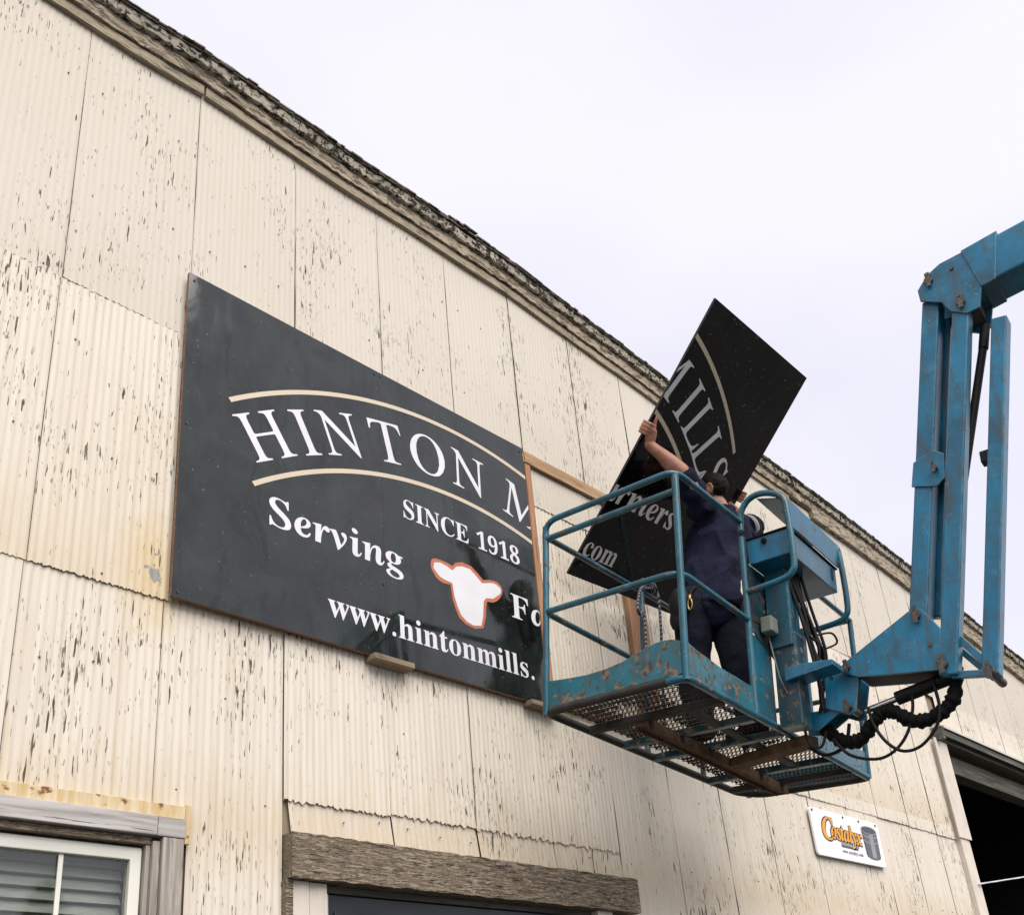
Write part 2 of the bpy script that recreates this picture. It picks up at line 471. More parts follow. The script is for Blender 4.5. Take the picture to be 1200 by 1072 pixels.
M_CREAMV = plain('cream_vinyl_stripe', (0.56, 0.47, 0.36), 0.45, 0, 0.03)
M_RED = plain('rust_red_vinyl', (0.44, 0.13, 0.06), 0.5, 0, 0.06)
M_VINYLW = plain('white_vinyl_frame', (0.66, 0.65, 0.58), 0.45, 0, 0.05)
M_RUSTSTRIP = None
M_DOOR = plain('navy_door_paint', (0.010, 0.014, 0.022), 0.4, 0, 0.4, 8)
M_SKIN = plain('skin', (0.36, 0.165, 0.105), 0.5, 0, 0.2, 22)
M_HAIR = plain('dark_hair', (0.010, 0.007, 0.005), 0.75, 0, 0.5, 90, 0.15)
M_ZINC = plain('galvanised_flashing', (0.55, 0.54, 0.48), 0.5, 0.2, 0.1, 6)
M_WALLSIGN = plain('white_enamel_panel', (0.80, 0.80, 0.83), 0.4, 0, 0.03)
M_ORANGE = plain('orange_print', (0.75, 0.33, 0.02), 0.5, 0, 0.08)
M_BLACKP = plain('black_print', (0.015, 0.015, 0.015), 0.5)
M_GREYP = plain('grey_tub_print', (0.10, 0.10, 0.115), 0.5, 0, 0.12)
M_GREYL = plain('pale_grey_print', (0.27, 0.27, 0.30), 0.5)
M_GREYD = plain('dark_grey_print', (0.06, 0.06, 0.07), 0.5)
M_BRASS = plain('brass_hook', (0.40, 0.26, 0.10), 0.35, 0.8)
M_STEELW = plain('bright_cable', (0.70, 0.70, 0.72), 0.4, 0.2)

def m_cloth(name, col, col2, scale=1.0):
    t = NT(name)
    P = t.pos(obj=True)
    w = t.noise(P, 7 * scale, 4, 0.6, 0.8)
    f = t.noise(P, 260, 2, 0.5)
    c = t.mix(t.step(w, 0.3, 0.7), col, col2)
    t.bump(t.math('ADD', w, t.math('MULTIPLY', f, 0.05)), 0.9, 0.02)
    return t.set(Base_Color=c, Roughness=0.9, Specular_IOR_Level=0.2)
M_SHIRT = m_cloth('navy_work_shirt', (0.0042, 0.005, 0.016), (0.008, 0.010, 0.030))
M_JEANS = m_cloth('dark_navy_trousers', (0.003, 0.004, 0.009), (0.007, 0.0095, 0.020))
M_BAND = plain('tan_reflective_band', (0.26, 0.235, 0.165), 0.6)
M_BAND2 = plain('silver_reflective_band', (0.14, 0.155, 0.18), 0.5)

def m_rope():
    t = NT('black_white_braided_rope')
    w = t.n('ShaderNodeTexWave'); w.wave_type = 'BANDS'; w.bands_direction = 'DIAGONAL'
    w.inputs['Scale'].default_value = 24.0; w.inputs['Distortion'].default_value = 0.6
    t.l(t.pos(obj=True), w.inputs['Vector'])
    c = t.mix(t.step(w.outputs['Fac'], 0.5, 0.6), (0.008, 0.008, 0.014), (0.20, 0.20, 0.23))
    return t.set(Base_Color=c, Roughness=0.8)
M_ROPE = m_rope()

def m_glass():
    t = NT('window_glass')
    return t.set(Base_Color=(0.9, 0.95, 0.93), Roughness=0.02, Transmission_Weight=1.0, IOR=1.5)
M_GLASS = m_glass()
M_BLIND = plain('grey_blind_slat', (0.46, 0.46, 0.41), 0.6, 0, 0.05)

def m_rust():
    t = NT('rust_stained_flashing')
    P = t.pos()
    s = t.noise(t.pos((40, 10, 5)), 1.0, 4, 0.6)
    c = t.mix(t.step(s, 0.35, 0.65), (0.60, 0.50, 0.34), (0.50, 0.36, 0.17))
    sp = t.step(t.noise(t.pos((16, 10, 22)), 1.0, 4, 0.6), 0.585, 0.65)
    c = t.mix(sp, c, (0.20, 0.075, 0.03))
    return t.set(Base_Color=c, Roughness=0.8)
M_RUSTSTRIP = m_rust()

# ================================================================== the setting
def rnd(a, b): return random.uniform(a, b)
g = MB()
N = 24
for i in range(N + 1):
    for j in range(N + 1):
        x = -400 + 800 * i / N; y = -400 + 800 * j / N
        g.v.append((x, y, GROUND_Z))
for i in range(N):
    for j in range(N):
        a = i * (N + 1) + j
        g.f.append((a, a + N + 1, a + N + 2, a + 1)); g.mi.append(0)
def m_ground():
    t = NT('gravel_yard')
    P = t.pos()
    a = t.noise(P, 0.5, 5, 0.6); b = t.noise(P, 28, 4, 0.7)
    c = t.mix(t.step(a, 0.3, 0.7), (0.045, 0.042, 0.038), (0.085, 0.079, 0.070))
    c = t.mix(t.step(b, 0.5, 0.7, 0, 0.6), c, (0.13, 0.125, 0.115))
    t.bump(b, 0.8, 0.02)
    return t.set(Base_Color=c, Roughness=0.95)
tag(g.build('ground', m_ground()), kind='structure')

# ------------------------------------------------------------------ the mill building
bld = empty('mill_building', (0, 0, GROUND_Z), 'long metal-clad mill building with flaking cream corrugated sheets and peeling eaves', 'building')
bld['world_origin'] = [0.0, 0.0, GROUND_Z]

def lerp_tab(tab, x):
    if x <= tab[0][0]: return tab[0][1] + (x - tab[0][0]) * 0.0
    for (x0, y0), (x1, y1) in zip(tab, tab[1:]):
        if x <= x1: return y0 + (y1 - y0) * (x - x0) / (x1 - x0)
    (x0, y0), (x1, y1) = tab[-2], tab[-1]
    return y1 + (y1 - y0) / (x1 - x0) * (x - x1)

EAVE = [(-6, 5.27), (-0.86, 5.278), (-0.36, 5.288), (0, 5.325), (1, 5.316), (1.5, 5.340), (2.4, 5.355), (3.3, 5.298), (3.9, 5.270),
        (5.55, 5.125), (6.17, 5.105), (7.6, 5.03), (8.8, 4.938), (10.1, 4.765), (11.15, 4.667), (12, 4.586), (16, 4.25)]
def eave(x): return lerp_tab(EAVE, x)

PITCH = 0.0347
AMP = 0.0046
def sheet(x0, x1, z0, ztop, off, seed, slant=0.0, amp=AMP, lip=True, rag=0.0, tight=''):
    """one corrugated sheet hung on the wall; ztop(x) gives its upper edge"""
    rng = random.Random(seed)
    mb = MB()
    per = 6
    n = max(2, int(round((x1 - x0) / PITCH * per)))
    rows = max(2, int((ztop((x0 + x1) / 2) - z0) / 0.22) + 1)
    ph = rng.uniform(0, 0.01)
    jag = [rng.uniform(-0.004, 0.006) + rag * mnoise.noise(Vector((i * 0.21, seed, 3))) for i in range(n + 1)]
    for j in range(rows + 1):
        for i in range(n + 1):
            x = x0 + (x1 - x0) * i / n
            zt = ztop(x); zb = z0 + jag[i]
            z = zb + (zt - zb) * j / rows
            y = -off - amp * (0.5 + 0.5 * math.cos(2 * math.pi * x / PITCH))
            y -= 0.006 * mnoise.noise(Vector((x * 1.7, z * 1.1, seed * 3.1)))
            if j == 0: y -= rng.uniform(0.0, 0.003)
            if i <= 1 and 'l' not in tight: y -= (0.004 if i == 0 else 0.0015) * (0.4 + abs(mnoise.noise(Vector((z * 2.3, seed, 0)))) * 2)
            xx = x + slant * (1 - j / rows)
            if i == n and 'r' not in tight: xx -= 0.0003 + 0.0026 * max(0.0, 0.15 + mnoise.noise(Vector((z * 2.0, seed * 7.7, 2))))
            if i == 0 and 'l' not in tight: xx += 0.0003 + 0.0020 * max(0.0, 0.1 + mnoise.noise(Vector((z * 3.1, seed * 5.3, 9))))
            mb.v.append((xx, y, z))
    for j in range(rows):
        for i in range(n):
            a = j * (n + 1) + i
            mb.f.append((a, a + 1, a + n + 2, a + n + 1)); mb.mi.append(0)
    # a return along the right-hand and lower edges gives the sheet its thickness
    for j in range(rows):
        a = j * (n + 1) + n; b = a + n + 1
        k = len(mb.v)
        mb.v += [(mb.v[a][0] - 0.002, mb.v[a][1] + 0.007, mb.v[a][2]), (mb.v[b][0] - 0.002, mb.v[b][1] + 0.007, mb.v[b][2])]
        mb.f.append((a, k, k + 1, b)); mb.mi.append(0)
    for i in range(n if lip else 0):
        a = i; b = i + 1
        k = len(mb.v)
        mb.v += [(mb.v[a][0], mb.v[a][1] + 0.006, mb.v[a][2] + 0.001), (mb.v[b][0], mb.v[b][1] + 0.006, mb.v[b][2] + 0.001)]
        mb.f.append((a, b, k + 1, k)); mb.mi.append(0)
    o = mb.build('corrugated_sheet', M_SHEET, bld, smooth=50)
    return o

RA, RB, RC = 0.0008, 0.000, -0.007        # stand-off of the three courses
seamsA = [-4.29, -3.68, -3.06, -2.45, -1.83, -1.22, -0.607, 0.007, 0.628, 1.237, 1.805, 2.418, 3.045, 3.66, 4.27, 4.90, 5.50, 6.12, 6.74, 7.35, 7.97, 8.6, 9.2, 9.8, 10.45, 11.05, 11.7, 12.3, 12.95, 13.6, 14.2, 14.8, 15.4]
seamsB = [-4.30, -3.69, -3.08, -2.46, -1.85, -1.235, -0.612, -0.012, 0.60, 1.205, 1.78, 2.37, 2.985, 3.59, 4.19, 4.80, 5.42, 6.01, 6.58, 7.2, 7.78, 8.40]
seamsC = [-4.30, -3.69, -3.08, -2.46, -1.85, -1.235, -0.62, -0.032, 0.576, 1.177, 1.75, 2.334, 2.930, 3.53, 4.12, 4.722, 5.38, 5.98, 6.57, 7.20, 7.80, 8.235]
sd = 1
for x0, x1 in zip(seamsA, seamsA[1:]):
    zb = 3.605 + 0.012 * mnoise.noise(Vector((x0, 4, 1))) if x0 < 8.3 else 3.20
    far = 2.3 < x0 < 8.3
    sheet(x0, x1, zb, lambda x: eave(x) + 0.06, RA + (0.004 if far else 0), sd, amp=0.0019, lip=far); sd += 1
for x0, x1 in zip(seamsB, seamsB[1:]):
    zb = 2.133 if x0 < 4.7 else 2.035 - 0.008 * (x0 - 5)
    sheet(x0, x1, zb, (lambda x: 3.66) if x0 > 2.2 else (lambda x: 3.607 + 0.012 * mnoise.noise(Vector((x0, 4, 1)))), RB, sd); sd += 1
for x0, x1 in zip(seamsC, seamsC[1:]):
    zt = (lambda x: 2.17) if x0 < 4.7 else (lambda x: 2.06)
    if x0 < -0.5 and x0 > -3:                            # above the window
        sheet(x0, x1, 1.205, zt, RC, sd)
    elif -0.1 < x0 < 0.1:                                # right end of the window, then down to the ground
        sheet(x0, 0.1265, 1.212, zt, RC, sd, tight='r')
        sheet(0.1265, x1, GROUND_Z + 0.05, zt, RC, sd, tight='l')
    elif 0.5 < x0 < 2.5:                                 # above the door, with a bent strip below each
        sheet(x0 + (0.001 if x0 < 0.6 else 0), x1, 1.325 + 0.012 * mnoise.noise(Vector((x0 * 3, 0, 0))), zt, RC + 0.005, sd, rag=0.022); sd += 1
        sheet(x0 + (0.024 if x0 < 0.6 else 0.004), x1 - 0.002, 1.168, lambda x: 1.350, RC - 0.003, sd, slant=0.022 + 0.02 * mnoise.noise(Vector((x0, 7, 0))), rag=0.010)
    else:
        sheet(x0, x1, GROUND_Z + 0.05, zt, RC, sd)
    sd += 1

# nails through the crowns of the corrugations
nb = MB(); nb.ball((0, 0, 0), (0.0048, 0.0035, 0.0048), 8, 6)
nail_me = nb.mesh('nail_head'); nail_me.materials.append(M_PIN)
rn = random.Random(77)
for xs, zs, off, am in ((seamsA, (4.9, 4.25, 3.65), RA, 0.0019), (seamsB, (3.3, 2.75, 2.18), RB, AMP), (seamsC, (1.75, 1.27), RC, AMP)):
    for x0 in xs[5:20]:
        for z in zs:
            for dx in (0.10, 0.31, 0.52):
                if rn.random() < 0.62: continue
                x = round((x0 + dx) / PITCH) * PITCH; zz = z + rn.uniform(-0.02, 0.02)
                if 0.0 < x < 2.42 and 2.1 < zz < 4.1: continue
                o = bpy.data.objects.new('nail_head', nail_me); COL.objects.link(o); o.parent = bld
                o.location = (x, -off - am - 0.003, zz - GROUND_Z)

# the timber frame behind the sheets
core = MB()
def cbox(x0, x1, z0, z1, y0=0.024, y1=0.20): core.box((x0, y0, z0), (x1, y1, z1))
cbox(-4.3, 8.2, 1.17, 5.3)
cbox(8.2, 15.4, 3.12, 5.0)
cbox(8.2, 8.47, GROUND_Z, 3.12)
cbox(0.10, 0.60, GROUND_Z, 1.17)
cbox(2.66, 8.2, GROUND_Z, 1.17)
cbox(-4.3, -2.0, GROUND_Z, 1.17)
core.build('wall_framing', M_CORE, bld)
room = MB()
room.box((-4.3, 7.8, GROUND_Z), (15.4, 8.0, 5.0))
room.box((-4.5, 0.2, GROUND_Z), (-4.3, 8.0, 5.3))
room.box((15.4, 0.006, GROUND_Z), (15.6, 8.0, 4.6))
room.box((3.0, 0.2, GROUND_Z), (3.1, 7.8, 4.5))
room.box((-4.3, 0.2, 4.3), (15.4, 7.8, 4.4))
room.box((-4.3, 0.2, GROUND_Z + 0.004), (15.4, 7.8, GROUND_Z + 0.05))
room.build('interior_shell', M_ROOM, bld)

# eaves: profile steps swept along the sagging roof line; d = distance proud of the wall
def sweep(name, prof, x0, x1, mat, step=0.11, jit=0.004, seed=0, extra=None):
    """prof: list of (d, dz above the eave line)"""
    mb = MB(); rng = random.Random(seed)
    n = max(2, int((x1 - x0) / step)); m = len(prof)
    for i in range(n + 1):
        x = x0 + (x1 - x0) * i / n
        ez = eave(x)
        for k, (d, dz) in enumerate(prof):
            q = rng.uniform(-jit, jit)
            z = ez + dz + q + (extra(x) if extra and k in (2, 3) else 0)
            mb.v.append((x, -d + rng.uniform(-jit, jit) * 0.5, z))
    for i in range(n):
        for k in range(m):
            k2 = (k + 1) % m
            a = i * m + k; b = i * m + k2
            mb.f.append((a, b, b + m, a + m)); mb.mi.append(0)
    mb.f.append(tuple(range(m))); mb.mi.append(0)
    mb.f.append(tuple(n * m + k for k in range(m))[::-1]); mb.mi.append(0)
    return mb.build(name, mat, bld, smooth=35)

for i, (x0, x1) in enumerate(((-4.4, 0.012), (0.024, 3.10), (3.108, 6.20))):
    sweep('trim_board', [(-0.015, 0.0), (0.030, 0.0), (0.030, 0.070), (-0.015, 0.070)], x0, x1, M_TRIM, 0.14, 0.002, i)
for i, (x0, x1) in enumerate(((-4.4, -1.1), (-1.094, 1.30), (1.305, 3.95), (3.955, 6.6), (6.604, 9.4), (9.404, 12.2), (12.204, 15.5))):
    lo = 0.076 if x0 < 6.2 else -0.015
    sweep('fascia_board', [(-0.015, lo), (0.048, lo), (0.052, 0.166), (-0.015, 0.166)], x0, x1, M_FASCIA, 0.03, 0.006, 10 + i)
for i, (x0, x1) in enumerate(((-4.4, 0.6), (0.606, 4.4), (4.405, 8.1), (8.105, 11.7), (11.705, 15.5))):
    sweep('eave_moulding', [(-0.015, 0.170), (0.080, 0.170), (0.088, 0.196), (0.096, 0.222), (-0.015, 0.222)], x0, x1, M_MOULD, 0.025, 0.009, 20 + i)
# ragged shingle ends along the roof edge
rng = random.Random(5)
sh = MB()
def roof_extra(x):
    return 0.055 * max(0.0, 1 - abs(x - 1.93) / 0.28) if x < 1.99 else 0.02 * max(0.0, 1 - (x - 1.99) / 0.5)
x = -4.4
while x < 15.5:
    w = rng.uniform(0.02, 0.09)
    ez = eave(x) + 0.224
    for lay in range(2):
        d = 0.108 + 0.009 * lay + rng.uniform(-0.006, 0.006)
        z0 = ez + lay * 0.011 + rng.uniform(-0.001, 0.0015)
        t = 0.008 + rng.uniform(0, 0.004)
        e = roof_extra(x) * (lay + 1) / 3
        sl = (eave(x + w) - eave(x))
        sh.add([(x, -d, z0 + e), (x + w, -d + rng.uniform(-0.006, 0.006), z0 + sl + e), (x + w, 0.35, z0 + sl + 0.20 + e), (x, 0.35, z0 + 0.20 + e),
                (x, -d, z0 + t + e), (x + w, -d, z0 + t + sl + e + rng.uniform(-0.004, 0.004)), (x + w, 0.35, z0 + t + sl + 0.20 + e), (x, 0.35, z0 + t + 0.20 + e)],
               [(0, 3, 2, 1), (4, 5, 6, 7), (0, 1, 5, 4), (1, 2, 6, 5), (2, 3, 7, 6), (3, 0, 4, 7)])
    x += w - 0.002
tag(sh.build('shingle_edge', M_SHINGLE, bld), kind='stuff')
rf = MB()
nr = 40
for i in range(nr + 1):
    xx = -4.45 + 20.0 * i / nr
    e = eave(xx) + 0.25
    rf.v += [(xx, -0.04, e + 0.0), (xx, 4.2, e + 2.1), (xx, 8.2, e + 0.1), (xx, 8.2, e - 0.02), (xx, 4.2, e + 1.95), (xx, -0.04, e - 0.02)]
for i in range(nr):
    for k in range(6):
        a = i * 6 + k; b = i * 6 + (k + 1) % 6
        rf.f.append((a, b, b + 6, a + 6)); rf.mi.append(0)
rf.f.append((0, 1, 2, 3, 4, 5)); rf.mi.append(0); rf.f.append(tuple(nr * 6 + k for k in range(6))[::-1]); rf.mi.append(0)
rf.build('roof', M_SHINGLE, bld)

# ------------------------------------------------------------------ window at the lower left
win = empty('window', (0, 0, 0), parent=bld)
win['label'] = 'white framed window with weathered grey timber surround'
win['world_origin'] = [0.0, 0.0, GROUND_Z]
def part(fn, name, mat, parent, bevel=0.0, smooth=None):
    mb = MB(); fn(mb); return mb.build(name, mat, parent, smooth, bevel)
WL, WB = -1.9, -0.35      # unseen left end and sill of the window
part(lambda m: m.box((WL - 0.1, -0.050, 1.077), (-0.024, 0.03, 1.157)), 'header_board', M_GREYWOOD, win, 0.003)
part(lambda m: m.box((-0.021, -0.047, 1.077), (0.097, 0.03, 1.155)), 'header_board', M_GREYWOOD, win, 0.003)
part(lambda m: m.box((0.004, -0.046, WB), (0.092, 0.03, 1.074)), 'side_board', M_GREYWOOD_V, win, 0.003)
part(lambda m: m.box((-0.030, -0.028, WB), (0.001, 0.05, 1.06)), 'inner_jamb', M_GREYWOOD_V, win, 0.002)
part(lambda m: m.box((-0.050, -0.012, WB), (-0.032, 0.06, 1.06)), 'inner_jamb', M_GREYWOOD_V, win, 0.002)
part(lambda m: m.box((WL, -0.020, 1.046), (-0.030, 0.05, 1.074)), 'head_stop', M_BEAM, win, 0.002)
part(lambda m: m.box((WL - 0.1, -0.06, WB - 0.07), (0.1, 0.06, WB - 0.005)), 'sill', M_GREYWOOD, win, 0.003)
def fr(m):
    m.box((WL, 0.010, 0.985), (-0.056, 0.06, 1.036)); m.box((-0.100, 0.0085, WB), (-0.0545, 0.0615, 1.0345))
    m.box((WL, 0.010, WB), (WL + 0.05, 0.06, 0.985)); m.box((WL + 0.05, 0.010, WB), (-0.100, 0.06, WB + 0.05))
part(fr, 'frame', M_VINYLW, win, 0.004)
for xm in (-0.357, -0.62, -0.885, -1.15, -1.42):
    part(lambda m: m.box((xm - 0.009, 0.022, WB + 0.05), (xm + 0.009, 0.032, 0.985)), 'muntin', M_VINYLW, win, 0.002)
part(lambda m: m.box((WL + 0.05, 0.034, WB + 0.05), (-0.100, 0.039, 0.985)), 'pane', M_GLASS, win)
zb = 0.97
bl = MB()
bl.box((WL, 0.30, WB), (-0.02, 0.31, 1.05))
bl.build('blackout_cloth', M_BLIND, win)
while zb > WB + 0.06:
    dz = 0.047
    part(lambda m: m.add([(WL + 0.04, 0.100, zb), (-0.085, 0.100, zb), (-0.085, 0.128, zb + 0.040), (WL + 0.04, 0.128, zb + 0.040), (WL + 0.04, 0.103, zb - 0.001), (-0.085, 0.103, zb - 0.001), (-0.085, 0.131, zb + 0.039), (WL + 0.04, 0.131, zb + 0.039)],
         [(0, 1, 2, 3), (7, 6, 5, 4), (0, 4, 5, 1), (1, 5, 6, 2), (2, 6, 7, 3), (3, 7, 4, 0)]), 'blind_slat', M_BLIND, win)
    zb -= dz
# rusty flashing strips round the window head
def fl(m):
    m.box((WL - 0.1, -0.030, 1.159), (0.100, -0.008, 1.214)); m.box((0.1005, -0.031, 1.060), (0.124, -0.009, 1.222))
part(fl, 'rust_flashing', M_RUSTSTRIP, win, 0.002)

# ------------------------------------------------------------------ door under the sign
dr = empty('door', (0, 0, 0), parent=bld)
dr['label'] = 'dark door under a heavy weathered timber lintel'
dr['world_origin'] = [0.0, 0.0, GROUND_Z]
def beam(m):
    n = 60; prof = [(0.062, 0.965), (0.068, 1.162), (-0.10, 1.166), (-0.10, 0.965)]; r = random.Random(3)
    for i in range(n + 1):
        x = 0.583 + (2.975 - 0.583) * i / n
        for k, (d, z) in enumerate(prof): m.v.append((x, -d + r.uniform(-0.003, 0.003), z - 0.004 * i / n + r.uniform(-0.004, 0.003)))
    for i in range(n):
        for k in range(4):
            a = i * 4 + k; b = i * 4 + (k + 1) % 4
            m.f.append((a, b, b + 4, a + 4)); m.mi.append(0)
    m.f.append((0, 1, 2, 3)); m.mi.append(0); m.f.append((n * 4 + 3, n * 4 + 2, n * 4 + 1, n * 4)); m.mi.append(0)
part(beam, 'lintel', M_BEAM, dr, smooth=30)
part(lambda m: m.box((0.615, -0.020, GROUND_Z), (0.700, 0.10, 0.962)), 'jamb_board', M_CREAMBOARD, dr, 0.003)
part(lambda m: m.box((0.703, -0.016, GROUND_Z), (0.795, 0.10, 0.960)), 'jamb_board', M_CREAMBOARD, dr, 0.003)
part(lambda m: m.box((2.63, -0.020, GROUND_Z), (2.76, 0.10, 0.961)), 'jamb_board', M_CREAMBOARD, dr, 0.003)
part(lambda m: m.box((0.575, -0.030, GROUND_Z), (0.612, 0.10, 0.963)), 'jamb_board', M_BEAM, dr, 0.003)
part(lambda m: m.box((0.80, 0.02, 0.930), (2.62, 0.10, 0.961)), 'head_stop', M_DARKWOOD, dr, 0.002)
part(lambda m: m.box((0.822, 0.030, GROUND_Z + 0.02), (2.62, 0.075, 0.926)), 'leaf', M_DOOR, dr, 0.004)
for z in (0.80, 0.45, 0.1, -0.25, -0.6, -0.95):
    part(lambda m: m.box((0.86, 0.020, z), (2.58, 0.031, z + 0.05)), 'rail', M_DOOR, dr, 0.003)
for z in (0.87, -0.2, -1.2):
    part(lambda m: (m.tube([(0.809, 0.012, z - 0.05), (0.809, 0.012, z + 0.05)], 0.009, 10), m.box((0.800, 0.014, z - 0.045), (0.821, 0.02, z + 0.045))), 'hinge', M_ZINC, dr, smooth=40)

# ------------------------------------------------------------------ wide dark opening at the right
op = empty('loading_doorway', (0, 0, 0), parent=bld)
op['label'] = 'wide dark loading doorway with a flashed timber head'
op['world_origin'] = [0.0, 0.0, GROUND_Z]
part(lambda m: m.box((8.238, -0.046, GROUND_Z), (8.400, 0.03, 3.05)), 'jamb_board', M_CREAMBOARD, op, 0.004)
part(lambda m: m.box((8.404, -0.040, GROUND_Z), (8.470, 0.16, 3.02)), 'jamb_board', M_CREAMBOARD, op, 0.004)
part(lambda m: m.box((8.20, -0.060, 2.02), (8.492, -0.047, 3.06)), 'lap_board', M_CREAMBOARD, op, 0.003)
part(lambda m: m.prism([(8.30, -0.02, 3.225), (8.30, -0.15, 3.180), (8.30, -0.15, 3.150), (8.30, -0.02, 3.195)], (7.0, 0, 0)), 'flashing', M_ZINC, op, 0.003)
part(lambda m: m.box((8.30, -0.130, 3.075), (15.3, -0.105, 3.145)), 'track_board', M_DARKWOOD, op, 0.003)
part(lambda m: m.box((8.30, -0.075, 3.04), (15.3, -0.05, 3.12)), 'track_board', M_DARKWOOD, op, 0.003)
part(lambda m: m.box((8.25, -0.14, 3.03), (8.298, -0.035, 3.17)), 'track_end', M_DARKWOOD, op, 0.004)
part(lambda m: m.box((8.48, 0.05, 2.80), (15.3, 0.20, 3.00)), 'header_beam', M_DARKWOOD, op, 0.004)
wire = MB().tube(spline([(8.36, -0.062, 1.575), (9.0, -0.05, 1.664), (9.9, -0.045, 1.79), (11.5, -0.05, 2.02), (14.0, -0.05, 2.3)], 6), 0.0085, 6)
tag(wire.build('cable', M_STEELW, smooth=60), 'thin pale cable stretched across the dark doorway at the right', 'cable')

